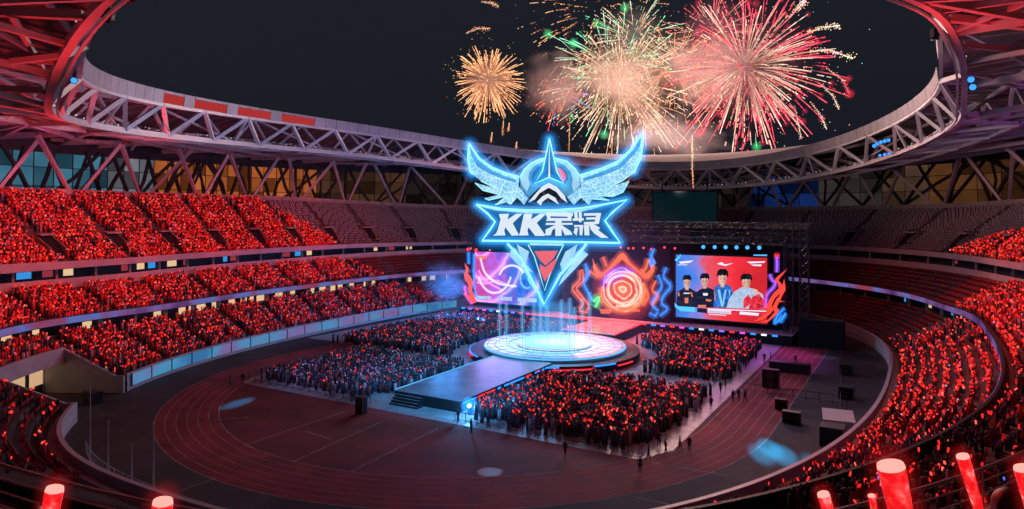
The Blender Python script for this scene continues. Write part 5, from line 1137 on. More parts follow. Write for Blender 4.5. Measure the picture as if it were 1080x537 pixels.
# ------------------------------------------------------------------ people
def person_mesh(kind, shirt, trousers, seed):
    rnd = random.Random(seed)
    V, E, Rr = [], [], []
    def v(p, r, par=None): V.append(p); Rr.append(r); i = len(V)-1; (E.append((par, i)) if par is not None else None); return i
    sit = kind == 'sit'; dz = -.42 if sit else 0
    pel = v((0,0,.95+dz), .15); sp = v((0,0,1.15+dz), .13, pel); ch = v((0,.0,1.36+dz), .155, sp); nk = v((0,0,1.50+dz), .055, ch)
    h0 = v((0,-.01,1.58+dz), .085, nk); h1_ = v((0,-.012,1.66+dz), .095, h0); h2_ = v((0,0,1.735+dz), .06, h1_)
    nose = v((0,-.115,1.625+dz), .014, h1_)
    hands = []
    for s_ in (-1, 1):
        sh = v((.19*s_,0,1.41+dz), .062, ch)
        if kind == 'walk': el, wr, ha = (.26*s_,.04*s_,1.14), (.25*s_,-.12*s_,.92), (.25*s_,-.16*s_,.84)
        elif kind == 'stand': el, wr, ha = (.26*s_,.02,1.13), (.24*s_,-.10,.90), (.23*s_,-.13,.82)
        elif kind == 'both' or s_ == 1: el, wr, ha = (.32*s_,-.12,1.50+dz), (.27*s_,-.16,1.76+dz), (.26*s_,-.17,1.84+dz)
        else: el, wr, ha = (.26*s_,-.05,1.14+dz), (.16*s_,-.26,1.02+dz), (.12*s_,-.33,1.02+dz)
        e = v(el, .047, sh); w_ = v(wr, .032, e); h = v(ha, .04, w_); hands.append(ha)
        for f in (-.02, 0, .02): v((ha[0]+f, ha[1]-.01, ha[2]+(.07 if ha[2] > 1.3 else -.07)), .011, h)
        hp_ = v((.095*s_,0,.90+dz), .095, pel)
        if sit: kn, an, to = (.12*s_,-.42,.50), (.12*s_,-.42,.08), (.12*s_,-.56,.045)
        elif kind == 'walk': kn, an, to = (.10*s_,-.10*s_-.03,.50), (.10*s_,.02-.22*s_,.09), (.10*s_,-.12-.22*s_,.045)
        else: kn, an, to = (.11*s_,-.02,.50), (.12*s_,.02,.08), (.13*s_,-.13,.045)
        k_ = v(kn, .065, hp_); a_ = v(an, .042, k_); v(to, .038, a_)
    me = bpy.data.meshes.new('person_body'); me.from_pydata(V, E, []); o = bpy.data.objects.new('tmp', me); col.objects.link(o)
    sk = o.modifiers.new('s', 'SKIN'); sk.use_smooth_shade = True
    lay = me.skin_vertices[0] if len(me.skin_vertices) else None
    for i, r in enumerate(Rr): lay.data[i].radius = (r, r*(.75 if i in (pel, sp, ch) else 1)); lay.data[i].use_root = (i == 0)
    sb_ = o.modifiers.new('b', 'SUBSURF'); sb_.levels = 1
    dg = bpy.context.evaluated_depsgraph_get(); m2 = bpy.data.meshes.new_from_object(o.evaluated_get(dg)); bpy.data.objects.remove(o)
    m2.materials.clear()
    for m in (shirt, trousers, M['skin'], M['hairp'], M['shoe']): m2.materials.append(m)
    for f in m2.polygons:
        c = f.center; k = 0
        head = c.z > 1.515+dz and abs(c.x) < .13 and abs(c.y) < .16
        if head: k = 3 if (c.z > 1.68+dz or c.y > -.02 and c.z > 1.56+dz) else 2
        elif any((c-Vector(h)).length < .095 for h in hands): k = 2
        elif c.z < .085: k = 4
        elif c.z < .93+dz and abs(c.x) < .22 and not any((c-Vector(h)).length < .3 and abs(c.x) > .19 for h in hands): k = 1
        f.material_index = k; f.use_smooth = True
    return m2, hands
M['skin'] = mat('skin', (.42,.26,.19), .5); M['hairp'] = mat('hair', (.015,.012,.012), .5); M['shoe'] = mat('shoe', (.05,.05,.05), .5)
cl = [mat('cloth', c, .8, var=.15, vscale=4) for c in ((.03,.03,.035),(.06,.05,.07),(.25,.04,.04),(.35,.33,.35),(.05,.07,.16),(.12,.10,.09))]
tr_ = mat('trousers', (.03,.03,.045), .8)
kinds = [('sit',0),('sit',2),('up',1),('up',5),('both',3),('up',2),('stand',0),('walk',0),('sit',4)]
PM = {}
for k, (kd, c) in enumerate(kinds): PM[k] = person_mesh(kd, cl[c], tr_, k)+(kd,)
M['stick'] = None
def stick_mat():
    m = emat('light_stick_glow', (1,.02,.015), 1.45); n = m.node_tree; e = [x for x in n.nodes if x.type == 'EMISSION'][0]
    g = n.nodes.new('ShaderNodeNewGeometry'); ob = n.nodes.new('ShaderNodeObjectInfo'); a = nd(n, 'ShaderNodeMath', operation='ADD'); n.links.new(g.outputs['Random Per Island'], a.inputs[0]); n.links.new(ob.outputs['Random'], a.inputs[1])
    fr = nd(n, 'ShaderNodeMath', operation='FRACT'); n.links.new(a.outputs[0], fr.inputs[0])
    n.links.new(ramp(n, fr.outputs[0], [(0,(.18,.002,.004)),(.3,(.5,.008,.009)),(.55,(.85,.018,.014)),(.87,(1,.04,.03)),(.97,(1,.13,.09))]), e.inputs[0]); return m
M['stick'] = stick_mat()
mb = MB(); mb.tube([(0,0,.0),(0,0,.27)], .055, 6, 0); mb.tube([(0,0,-.13),(0,0,0)], .025, 6, 1); o = mb.build('light_stick', [M['stick'], M['dark']]); stick_me = o.data; bpy.data.objects.remove(o)

# where people stand: list of (x,y,z,facing,mode,redprob,tint)
spots = []
def add_row(fn, r, i0, i1, fillp, redp, sit=True, gapset=True, pitch=.55):
    i = float(i0)
    while i < i1:
        ii = int(i) % NS; t, z = fn(ii, r+.5); z = fn(ii, r)[1]
        # arc length per index at this offset
        j = (ii+4) % NS; q = (bp(j, t)-bp(ii, t)).length/4
        di = pitch/max(q, .05)
        aisle = min((ii-a) % NS for a in ()) if False else abs(((ii-10) % AISLE + (AISLE/2)) % AISLE - AISLE/2)
        if rng.random() < fillp(ii, r) and aisle*q > .95:
            p = bp(ii, t+rng.normal(0,.06), z)
            spots.append((p.x, p.y, z, math.atan2(-NX[ii], NY[ii])+math.pi*0, 0 if sit else 1, redp(ii, r), 0))
        i += di*rng.uniform(.85, 1.15)
iU = 720; iMd = 700; iLo = near_i(Vector((-51,32)))
limU = lambda r: iU+r/NU*54
limM = lambda r: iMd+r/NM*26
limL = lambda r: iLo+r/NL*44
iNL = near_i(Vector((0,-80)))
cut = lambda i, lim, slant=0: 1.0
left_end = near_i(Vector((-8, -80)))
vom = lambda i, r: 3 <= r <= 8 and abs(((i-10) % AISLE + AISLE/2) % AISLE - AISLE/2) < 6.5
LB = lambda s_: (lambda i, r: .96 if i > s_(r) else .0)
for r in range(NU): add_row(up_tz, r, iU, left_end, lambda i, q: (.96 if i > limU(q) and not vom(i, q) else 0), lambda i, q: .95)
for r in range(NM): add_row(mid_tz, r, iMd, left_end, LB(limM), lambda i, q: .85)
for r in range(NL): add_row(lower_tz, r, iLo, left_end, lambda i, q: (0 if ((i in gap and q < 6) or i < limL(q)) else (.93 if i < g1 else (.5 if q > 2 else .3))) , lambda i, q: .6 if i < iLo+170 else (.8 if i < g0 else .5))
# right side
def R_i(x, y): 
    v_ = near_i(Vector((x, y))); return v_ if v_ > NS/2 else v_+NS
rs0 = R_i(38, -66)
iRL = R_i(47.5, 26); iRM = loc_it(gp(985, 318, 10.0))[0]; iRM += NS if iRM < NS/2 else 0; iRU = loc_it(gp(1045, 262, 18))[0]; iRU += NS if iRU < NS/2 else 0
for r in range(NL): add_row(lower_tz, r, rs0, iRL-int(r*3), lambda i, q: .9 if i > R_i(46,-48) else .5, lambda i, q: .95, pitch=.58)
for r in range(NM): add_row(mid_tz, r, rs0, iRM+(r*-2), lambda i, q: .93, lambda i, q: .92)
for r in range(NU): add_row(up_tz, r, R_i(50,-40), iRU-r*3 if r < 9 else rs0, lambda i, q: .93, lambda i, q: .92)
# floor crowd blocks
def block(x0, x1, y0, y1, dens, redp, face, shape=None):
    n = int((x1-x0)*(y1-y0)*dens)
    for _ in range(n):
        x, y = rng.uniform(x0, x1), rng.uniform(y0, y1)
        if shape and not shape(x, y): continue
        e_ = min(x-x0, x1-x, y-y0, y1-y)
        if e_ < 1.6 and rng.random() > .25+.45*e_: continue
        if math.sin(x*.9+y*.35)*math.sin(y*.7-x*.3) > .8: continue
        spots.append((x, y, .035, face(x, y), 1, redp, 1))
toC = lambda x, y: math.atan2(-(CX0-x), (CY0-y))+math.pi*0
cc = lambda x, y: (x-CX0)**2+(y-CY0)**2 > 18.3**2
block(6.8, 31.3, -44.5, -17.0, 2.4, .36, toC, lambda x, y: cc(x, y) and not (x > 29 and y < -42))
block(9, 31.3, -10, 20, 2.4, .38, toC, lambda x, y: cc(x, y) and x > 7)
block(-30.5, -6.5, -44, -21, 2.5, .06, toC, lambda x, y: cc(x, y) and not (x > -9 and y < -40))
block(-42, -8, -17, 21, 2.3, .14, toC, lambda x, y: cc(x, y) and x < -7)
S = np.array(spots)
dx, dy = S[:,0]-CAM.x, S[:,1]-CAM.y; D_ = -SN*dx+CS*dy; Lt = CS*dx+SN*dy; IX = 540+FPX*Lt/D_; IY = HOR+(CAM.z-S[:,2]-.8)/D_*FPX
S = S[(D_ > 2)&(IX > -120)&(IX < 1200)]
dx, dy = S[:,0]-CAM.x, S[:,1]-CAM.y; D_ = -SN*dx+CS*dy; Lt = CS*dx+SN*dy; IX = 540+FPX*Lt/D_; IY = HOR+(CAM.z-S[:,2]-1.0)/D_*FPX
S[:,5] *= np.where(D_ < 52, .22, np.where(D_ < 66, .6, 1.0))
vis = (IX > 4)&(IX < 1076)&(IY < 528)&(D_ > 30)
# the fascia and railing of the near upper tier hide what is right below them
hid = (IX > 150)&(IX < 860)&(IY > 526); vis &= ~hid
vis &= ~((IX > 880)&(IY > 525-(IX-865)*.255-2)); vis &= ~((IX < 200)&(IY > 490+IX*.26-2))
order = np.argsort(np.where(vis, D_, 1e9))[:300]
chosen = set(order.tolist())
ORD = ['front','second','third','fourth','fifth','sixth','seventh','eighth','back']
ORD1 = ['first','second','third','fourth','fifth','sixth','seventh','eighth','ninth']
TOPS = {0:'charcoal',1:'dark red',2:'grey brown',3:'dark plum',4:'navy',5:'dark red',6:'black',7:'black',8:'dark blue',9:'pale'}
ORD1 = ['first','second','third','fourth','fifth','sixth','seventh','eighth','ninth']
def where(x, y, z):
    i, t = loc_it(Vector((x, y, 0))); r = min(8, max(0, int(round((z-1.6)/max(PR['zL'][i]-1.6, .1)*NL))))
    if z > PR['zR1'][i]-1.2: r2 = min(8, max(0, int(round((z-PR['zR1'][i]+.8)/max(PR['zM'][i]-PR['zR1'][i]+.8, .1)*NM)))); return i, ORD1[r2]+' middle tier row', ((i-10)//AISLE)
    return i, ORD[r]+' row', ((i-10)//AISLE)
def in_words(x, y, z):
    if z > 1 and x > 30: return ('person with a red light stick in the right lower stand', 'audience in the right lower stand')
    if z > 1: return ('person in dark clothes in the near left lower stand', 'audience in the near left lower stand')
    if x > 5: return ('person standing in the floor crowd right of the runway', 'floor crowd right of the runway')
    return ('person standing in the floor crowd left of the runway', 'floor crowd left of the runway')
R_blk = max(where(S[k][0], S[k][1], S[k][2])[2] for k in order.tolist() if S[k][0] > 30 and S[k][2] > 1)+1
for n_, k in enumerate(order.tolist()):
    x, y, z, fc, mode, rp_, _ = S[k]; mode = int(mode)
    v_ = rng.choice([0,1,8,2]) if mode == 0 else rng.choice([2,3,4,5,6])
    me, hands, kd = PM[int(v_)]; o = bpy.data.objects.new('person', me); col.objects.link(o)
    o.location = (x, y, z); o.rotation_euler.z = fc+rng.normal(0,.15)+math.pi; o.scale = (1,)*3 if False else tuple([rng.uniform(.93,1.05)]*3)
    lab, grp = in_words(x, y, z); has = rng.random() < rp_; base = lab
    wi, wr, wb = where(x, y, z)
    if z > 1 and x > 30: lab = 'person in %s %s red stick, %s, %s block from stage' % (TOPS[int(v_)], 'with' if has else 'without', wr, ORD1[min(8, max(0, R_blk-wb-1))])
    elif z > 1: lab = 'person in %s top %s red stick, %s of the near left stand' % (TOPS[int(v_)], 'raising' if has else 'without', wr)
    else: lab = 'person in %s top standing in the front floor crowd %s the runway' % (TOPS[int(v_)], 'right of' if x > 5 else 'left of')
    tag(o, lab, 'person', grp)
    if has:
        s_ = bpy.data.objects.new('light_stick', stick_me); col.objects.link(s_)
        h = Vector(hands[1])*o.scale[0]; h.rotate(o.rotation_euler); s_.location = o.location+h+Vector((0,0,.05)); s_.rotation_euler = (rng.normal(0,.3), rng.normal(0,.3), rng.uniform(0,6))
        tag(s_, ('red light stick of person in %s, %s, %s block from stage' % (TOPS[int(v_)], wr, ORD1[min(8, max(0, R_blk-wb-1))])) if z > 1 and x > 30 else (('glowing red light stick in the %s of the near left stand' % wr) if z > 1 else 'glowing red light stick in the front floor crowd '+('right' if x > 5 else 'left')+' of the runway'), 'light stick', 'light sticks, '+grp)
# everyone else as one mass: low detail bodies
def box_t(x0, x1, y0, y1, z0, z1, top=1.0):
    cx_, cy_ = (x0+x1)/2, (y0+y1)/2; v = []
    for z, s_ in ((z0, 1), (z1, top)):
        for a, b in ((x0,y0),(x1,y0),(x1,y1),(x0,y1)): v.append((cx_+(a-cx_)*s_, cy_+(b-cy_)*s_, z))
    return np.array(v, 'f')
BQ = np.array([(0,3,2,1),(4,5,6,7),(0,1,5,4),(1,2,6,5),(2,3,7,6),(3,0,4,7)])
rest = np.array([k for k in range(len(S)) if k not in chosen]); SR = S[rest]
nR = len(SR)
def mass(name, parts, pos, fc, sc_, mats, label, cat, extra=None, alt=None):
    tv = np.concatenate([p for p, _ in parts]); nv = len(tv); tf = np.concatenate([BQ+8*k for k in range(len(parts))]); mi = np.concatenate([np.full(6, m) for _, m in parts])
    n = len(pos); c, s_ = np.cos(fc), np.sin(fc)
    X = tv[None,:,0]*c[:,None]-tv[None,:,1]*s_[:,None]; Y = tv[None,:,0]*s_[:,None]+tv[None,:,1]*c[:,None]; Z = np.repeat(tv[None,:,2], n, 0)
    if extra is not None: X = X+tv[None,:,2]*extra[:,0:1]; Y = Y+tv[None,:,2]*extra[:,1:2]
    co = np.stack([X, Y, Z], -1)*sc_[:,None,None]+pos[:,None,:]
    f = (tf[None]+np.arange(n)[:,None,None]*nv).reshape(-1, 4)
    me = bpy.data.meshes.new(name); me.vertices.add(n*nv); me.vertices.foreach_set('co', co.astype('f').ravel())
    me.loops.add(f.size); me.loops.foreach_set('vertex_index', f.ravel().astype('i')); me.polygons.add(len(f)); me.polygons.foreach_set('loop_start', np.arange(0, f.size, 4, dtype='i'))
    me.polygons.foreach_set('material_index', (np.tile(mi, (n, 1))+np.where((alt[:,None])&(np.tile(mi, (n, 1)) == 0), 2, 0)).ravel().astype('i') if alt is not None else np.tile(mi, n).astype('i')); 
    for m in mats: me.materials.append(m)
    me.update(calc_edges=True); o = bpy.data.objects.new(name, me); col.objects.link(o); tag(o, label, cat, kind='stuff'); return o
M['cl_mass'] = mat('crowd_clothes', rough=.8, island=[(.03,.03,.04),(.05,.045,.055),(.22,.03,.03),(.03,.03,.05),(.05,.06,.16),(.38,.37,.42),(.10,.05,.08),(.05,.05,.06)])
M['sk_mass'] = mat('crowd_heads', rough=.7, island=[(.02,.016,.015),(.03,.02,.02),(.3,.18,.13),(.02,.018,.02)])
st = SR[SR[:,4] == 1]; si = SR[SR[:,4] == 0]
def bodies(arr, standing, name, label):
    z0 = 0 if standing else .35; h = 1.42 if standing else 1.0
    parts = [(box_t(-.2,.2,-.13,.13,z0,h,.85), 0), (box_t(-.09,.09,-.1,.1,h+.03,h+.27,.8), 1), (box_t(.15,.24,-.2,-.1,h-.12,h+.32,.8), 0)]
    return parts
pos = np.stack([SR[:,0], SR[:,1], SR[:,2]+np.where(SR[:,4] == 1, 0, -.22)], -1)
mass('crowd', bodies(SR, True, '', ''), pos, SR[:,3]+math.pi, rng.uniform(.9,1.06,nR), [M['cl_mass'], M['sk_mass'], mat('red_lit_supporter_clothes', rough=.8, island=[(.5,.03,.03),(.04,.03,.04),(.6,.05,.05),(.55,.04,.04),(.10,.05,.07),(.45,.30,.32),(.5,.03,.03),(.03,.03,.03)])], 'dense audience filling the stands and the floor around the stage', 'crowd', alt=SR[:,4] == 0)  # red clothes in the stands also carry the red light falling on them
rd = rng.random(nR) < SR[:,5]; rd2 = (rng.random(nR) < .85)&rd&(SR[:,4] == 0); sp_ = np.concatenate([SR[rd], SR[rd2]]); nS = len(sp_)
off = np.stack([rng.normal(0,.18,nS), rng.normal(0,.18,nS), np.where(sp_[:,4] == 1, 1.62, 1.25)+rng.normal(0,.16,nS)], -1)
mass('light_sticks', [(box_t(-.09,.09,-.09,.09,0,.28,.85), 0)], sp_[:,:3]+off, rng.uniform(0,6,nS), rng.uniform(.75,1.3,nS)*np.where(sp_[:,4] == 1, .8, np.where(np.hypot(sp_[:,0]-CAM.x, sp_[:,1]-CAM.y) < 85, .62, np.where(sp_[:,2] > 8, .88, .8))), [M['stick']], 'glowing red light sticks held up all over the audience', 'light sticks', rng.normal(0,.35,(nS,2)))
# small phone and badge lights scattered in the crowd
wl = SR[rng.random(nR) < np.where((SR[:,4] == 1)&(SR[:,0] < 0), .28, .05)]; nW = len(wl)
mass('phone_lights', [(box_t(-.045,.045,-.02,.02,0,.09), 0)], wl[:,:3]+np.stack([rng.normal(0,.2,nW), rng.normal(0,.2,nW), np.full(nW,1.45)], -1), rng.uniform(0,6,nW), rng.uniform(.8,1.6,nW), [mat('phone_glow', island=[(.25,.4,1),(.9,.3,.2),(.5,.5,.8),(.08,.2,1),(.7,.12,.5)], emit=(1,1,1), es=1.0)], 'tiny white and blue phone screens glowing in the audience', 'phones')
print('people', len(S), 'sticks', nS)

# ------------------------------------------------------------------ seats
seat_spots = []
def seat_rows(fn, n, ok, m, pitch=.62, r0=0):
    for r in range(r0, n):
        i = 0.0
        while i < NS:
            ii = int(i); t = fn(ii, r+.45)[0]; z = fn(ii, r)[1]; j = (ii+4) % NS; q = (bp(j, t)-bp(ii, t)).length/4
            aisle = abs(((ii-10) % AISLE + (AISLE/2)) % AISLE - AISLE/2)
            if aisle*q > .75 and ok(ii, r): p = bp(ii, t, z); seat_spots.append((p.x, p.y, z, math.atan2(-NX[ii], NY[ii]), m))
            i += pitch/max(q, .05)
nlo, nhi = min(iU, left_end), max(iU, left_end)
inl = lambda i, a, b: a <= i <= b
seat_rows(up_tz, NU, lambda i, r: not inl(i, limU(r), left_end) and not vom(i, r) and (i < left_end or i > NS) and not (i+NS < iRU-r*3 and r < 9), 0, .7)
seat_rows(mid_tz, NM, lambda i, r: not inl(i, limM(r), left_end) and i < left_end and not (i+NS < iRM-2*r), 1, .7)
seat_rows(lower_tz, NL, lambda i, r: (not inl(i, limL(r), g0)) and i not in gap and i < left_end and not (i+NS < iRL), 1, .7)
Q = np.array(seat_spots); dx, dy = Q[:,0]-CAM.x, Q[:,1]-CAM.y; D_ = -SN*dx+CS*dy; Lt = CS*dx+SN*dy; IX = 540+FPX*Lt/np.maximum(D_, 1); IY = HOR+(CAM.z-Q[:,2]-.6)/np.maximum(D_,1)*FPX
Q = Q[(D_ > 5)&(IX > -60)&(IX < 1140)]; dx, dy = Q[:,0]-CAM.x, Q[:,1]-CAM.y; D_ = -SN*dx+CS*dy; Lt = CS*dx+SN*dy; IX = 540+FPX*Lt/D_; IY = HOR+(CAM.z-Q[:,2]-.6)/D_*FPX
v_ = (IX > 3)&(IX < 1077)&(IY < 525)&~((IX < 200)&(IY > 490+IX*.26-2)); so_ = np.argsort(np.where(v_, D_, 1e9))[:300]; cs_ = set(so_.tolist())
M['seat_grey'] = mat('grey_seat', (.34,.31,.32), .45); M['seat_red'] = mat('red_seat', (.30,.03,.04), .45)
mb = MB(); mb.box((0,0,.40), (.46,.42,.06)); mb.box((0,.22,.62), (.46,.06,.42)); mb.box((0,.05,.2), (.08,.3,.38)); o = mb.build('stadium_chair', M['seat_red']); sme = o.data; bpy.data.objects.remove(o)
mb = MB(); mb.box((0,0,.40), (.46,.42,.06)); mb.box((0,.22,.62), (.46,.06,.42)); mb.box((0,.05,.2), (.08,.3,.38)); o = mb.build('stadium_chair', M['seat_grey']); sme2 = o.data; bpy.data.objects.remove(o)
for k in so_.tolist():
    x, y, z, fc, m = Q[k]; o = bpy.data.objects.new('stadium_chair', sme if m else sme2); col.objects.link(o); o.location = (x, y, z); o.rotation_euler.z = fc+math.pi
    if x < 0: tag(o, 'red plastic seat, %s, %s section along the near left stand' % (where(x, y, z)[1], ORD1[where(x, y, z)[2] % 9]), 'seat', 'empty seats of the near left lower stand')
    elif z > 15: tag(o, 'empty grey seat in the right upper tier', 'seat', 'empty grey seats in the right upper tier')
    else: tag(o, 'empty red seat, %s, %s section from the camera end' % (where(x, y, z)[1], ORD1[(where(x, y, z)[2]) % 9]), 'seat', 'empty red seats on the right')
QR = Q[[k for k in range(len(Q)) if k not in cs_]]
QR = QR
for m in (0, 1): pass
nq = len(QR)
seatparts = [(box_t(-.23,.23,-.2,.2,.36,.44), 0), (box_t(-.23,.23,.18,.25,.42,.85), 0)]
sm = mat('seat_plastic', (.3,.3,.3), .45)
# colour by tier height
n = sm.node_tree; b = n.nodes['Principled BSDF']; tc = nd(n, 'ShaderNodeTexCoord'); sp2 = nd(n, 'ShaderNodeSeparateXYZ'); n.links.new(tc.outputs['Object'], sp2.inputs[0])
gt = nd(n, 'ShaderNodeMath', operation='GREATER_THAN'); gt.inputs[1].default_value = 16.0; n.links.new(sp2.outputs[2], gt.inputs[0])
n.links.new(ramp(n, gt.outputs[0], [(0,(.28,.03,.035)),(.5,(.32,.29,.29))], 'CONSTANT'), b.inputs['Base Color'])
mass('stadium_seats', seatparts, QR[:,:3], QR[:,3]+math.pi, np.ones(nq), [sm], 'rows of empty grey and red seats in the far tiers', 'seats')
print('seats', nq)

# ------------------------------------------------------------------ things on the field
def person_at(px, py, v_, label, group=None, rz=0):
    me, hands, kd = PM[v_]; o = bpy.data.objects.new('person', me); col.objects.link(o); o.location = gp(px, py, .01); o.rotation_euler.z = rz; return tag(o, label, 'person', group)
for k, (x, y, v_, lab) in enumerate((
    (727,477,6,'person in dark clothes standing right of the pair beside the crowd'), (717,476,7,'person in dark clothes left of the pair beside the crowd'),
    (675,500,6,'lone person in black standing on the inner track lanes'), (684,486,7,'person walking at the near right corner of the crowd'),
    (695,472,6,'person at the corner of the crowd behind the walking one'), (702,480,7,'person stepping out from the corner of the crowd'),
    (750,432,6,'person standing alone on the pale flooring beside the track'), (739,434,7,'person walking on the pale flooring near the lone standing one'),
    (773,424,6,'person standing on the track edge left of the barrier'), (779,423,6,'person beside the left end of the crowd barrier'), (786,424,7,'person walking along the crowd barrier'),
    (760,415,7,'person walking on the flooring behind the front crowd block'), (765,407,6,'person standing behind the front crowd block'),
    (806,383,7,'person walking on the far track lanes'), (813,382,6,'person standing on the far track lanes'), (839,385,6,'person standing beside the long equipment case'),
    (243,407,6,'person standing alone left of the left crowd'), (256,405,6,'person at the outer edge of the left crowd'),
    (349,421,7,'person walking in front of the left crowd'), (372,424,6,'person standing near the black speaker in front of the crowd'),
    (497,457,6,'person standing at the foot of the runway corner'), (515,452,7,'person walking beside the runway corner'), (483,446,6,'person crouched by the runway steps'),
    (536,455,6,'person in dark clothes at the near edge of the right crowd'), (596,482,7,'person walking on the infield before the right crowd'),
    (784,535,6,'person at the bottom edge beside the grey apron'), (812,530,7,'person in black near the curved wall at the bottom'), (837,510,6,'person in black standing beside the curved wall'), (843,513,7,'person next to the standing one beside the curved wall'))):
    if lab.startswith('person crouched'): lab = 'person standing by the runway steps'
    person_at(x, y, v_, lab, rz=(k*1.7) % 6.28)
def case(name, label, cat, px, py, w_, d_, h_, rz=0, m='dark', parts=True):
    p = gp(px, py); t = thing(name, label, cat, (p.x, p.y, 0), rz=rz)
    mb = MB(); mb.box((0,0,h_/2+.08), (w_, d_, h_)); mb.build('cabinet', M[m], t)
    mb = MB()
    for sx in (-1,1):
        for sy in (-1,1): mb.box((sx*(w_/2-.03), sy*(d_/2-.03), h_/2+.08), (.09,.09,h_+.04))
    mb.box((0,0,h_+.09), (w_+.04,d_+.04,.05)); mb.build('edge_trim', M['truss'], t)
    mb = MB(); [mb.tube([(sx*w_*.4,sy*d_*.4-.04,.05),(sx*w_*.4,sy*d_*.4+.04,.05)],.06,8) for sx in (-1,1) for sy in (-1,1)]; mb.build('casters', M['dark'], t)
    return t
t = case('speaker', 'tall black loudspeaker standing on the right straight of the track', 'speaker', 813, 409, 2.2, 1.2, 2.6)
mb = MB(); mb.tube([(0,-.62,1.9),(0,-.66,1.9)],.6,16); mb.tube([(0,-.62,.8),(0,-.66,.8)],.45,16); mb.build('speaker_cone', M['truss'], t)
t = case('speaker', 'black loudspeaker on the infield before the left crowd', 'speaker', 381, 436, 1.2, .9, 2.0)
mb = MB(); mb.tube([(0,-.46,1.5),(0,-.5,1.5)],.42,16); mb.build('speaker_cone', M['truss'], t)
case('equipment_case', 'long low black equipment case across the far track', 'equipment case', 833, 393, 6.0, 1.4, 1.5)
case('equipment_case', 'small black case on legs near the track edge', 'equipment case', 835, 446, 2.0, 1.0, 1.3)
case('equipment_case', 'black case on the track edge beside the smaller one', 'equipment case', 824, 432, 1.4, 1.0, 1.3)
case('equipment_case', 'black case stack below the curved wall', 'equipment case', 878, 470, 2.4, 2.2, 2.1)
case('equipment_case', 'black crate beside the wall north of the white canopy', 'equipment case', 893, 420, 1.8, 2.4, 1.6)
case('equipment_case', 'black crate beside the wall near the stage', 'equipment case', 893, 395, 1.8, 2.4, 1.6)
case('equipment_case', 'dark trunk under the tunnel mouth on the left', 'equipment case', 98, 425, 2.4, 1.4, 1.5)
# pale canopy table near the right wall
p = gp(884, 452); t = thing('canopy_table', 'pale pinkish work table beside the curved right wall', 'table', (p.x, p.y, 0), rz=R(8))
mb = MB(); mb.box((0,0,1.55), (3.4,5.2,.12)); mb.build('table_top', mat('pale_top', (.55,.48,.46), .6, var=.15), t)
for sx in (-1,1):
    for sy in (-1,1): mb = MB(); mb.box((sx*1.55,sy*2.4,.75), (.12,.12,1.5)); mb.build('leg', M['steel'], t)
# crowd barriers
def barrier(a, b, label, h=1.1, posts=1.6, group=None):
    a, b = Vector(a), Vector(b); L_ = (b-a).length; t = thing('barrier', label, 'barrier', a, group, rz=math.atan2(b.y-a.y, b.x-a.x))
    mb = MB(); mb.tube([(0,0,h),(L_,0,h)],.04,5); mb.tube([(0,0,.2),(L_,0,.2)],.03,5); mb.build('rail', M['truss'], t)
    n_ = max(2, int(L_/posts)); mb = MB()
    for k in range(n_+1): mb = MB(); mb.tube([(L_*k/n_,0,0),(L_*k/n_,0,h)],.04,5); mb.box((L_*k/n_,0,.03),(.08,.7,.05)); mb.build('post', M['truss'], t)
    mb = MB(); k = 0
    while k*.3 < L_: mb.tube([(k*.3,0,.2),(k*.3,0,h)],.015,3,cap=False); k += 1
    mb.build('bars', M['truss'], t); return t
def gxy(x, y): p = gp(x, y); return (p.x, p.y, 0)
barrier(gxy(784,412), gxy(893,427), 'long metal crowd barrier across the track and right apron')
barrier((7,-45.3,.035), (31,-45.3,.035), 'metal crowd barrier along the front of the right floor crowd')
barrier((-30,-45,.035), (-7,-45,.035), 'metal crowd barrier along the front of the left floor crowd')
barrier((-32.6,-44,.035), (-32.6,-21,.035), 'metal crowd barrier on the outer side of the left crowd')
barrier(gxy(888,365), gxy(886,442), 'pale fence along the right apron in front of the wall')
# flag poles near the left wall
for k, (x, yb, yt, lab) in enumerate(((95,503,408,'tallest thin flagpole at the left, beside the tunnel mouth'),(114,518,446,'second thin flagpole right of the tallest one'),(139,522,470,'short thin flagpole between two taller ones'),(162,521,448,'thin pale flagpole furthest right of the four'))):
    p = gp(x, yb); d = FPX*26/(yb-HOR); h = (yb-yt)/FPX*d; t = thing('flagpole', lab, 'flagpole', (p.x, p.y, 0))
    mb = MB(); mb.tube([(0,0,0),(0,0,h)],0,8,rs=[.09,.05]); mb.build('pole', M['steel'], t)
    mb = MB(); mb.sphere((0,0,h+.08),.1,nu=8,nv=6); mb.build('finial', M['steel'], t); mb = MB(); mb.tube([(0,0,0),(0,0,.12)],.28,10); mb.build('base', M['concrete'], t)
# low fence inside the near wall
idx = [i for i in range(0, NS, 4) if -115 < AL[i] < -60 and bp(i,0).x < 30]
t = thing('perimeter_fence', 'low white mesh fence curving inside the near end wall', 'fence', bp(idx[0], -2.2))
o0 = bp(idx[0], -2.2); mb = MB(); mb.tube([bp(i,-2.2,1.1)-o0 for i in idx],.035,5); mb.tube([bp(i,-2.2,.15)-o0 for i in idx],.035,5); mb.build('rail', M['steel'], t)
for i in idx: mb = MB(); mb.tube([bp(i,-2.2,0)-o0, bp(i,-2.2,1.1)-o0],.03,4); mb.build('post', M['steel'], t)
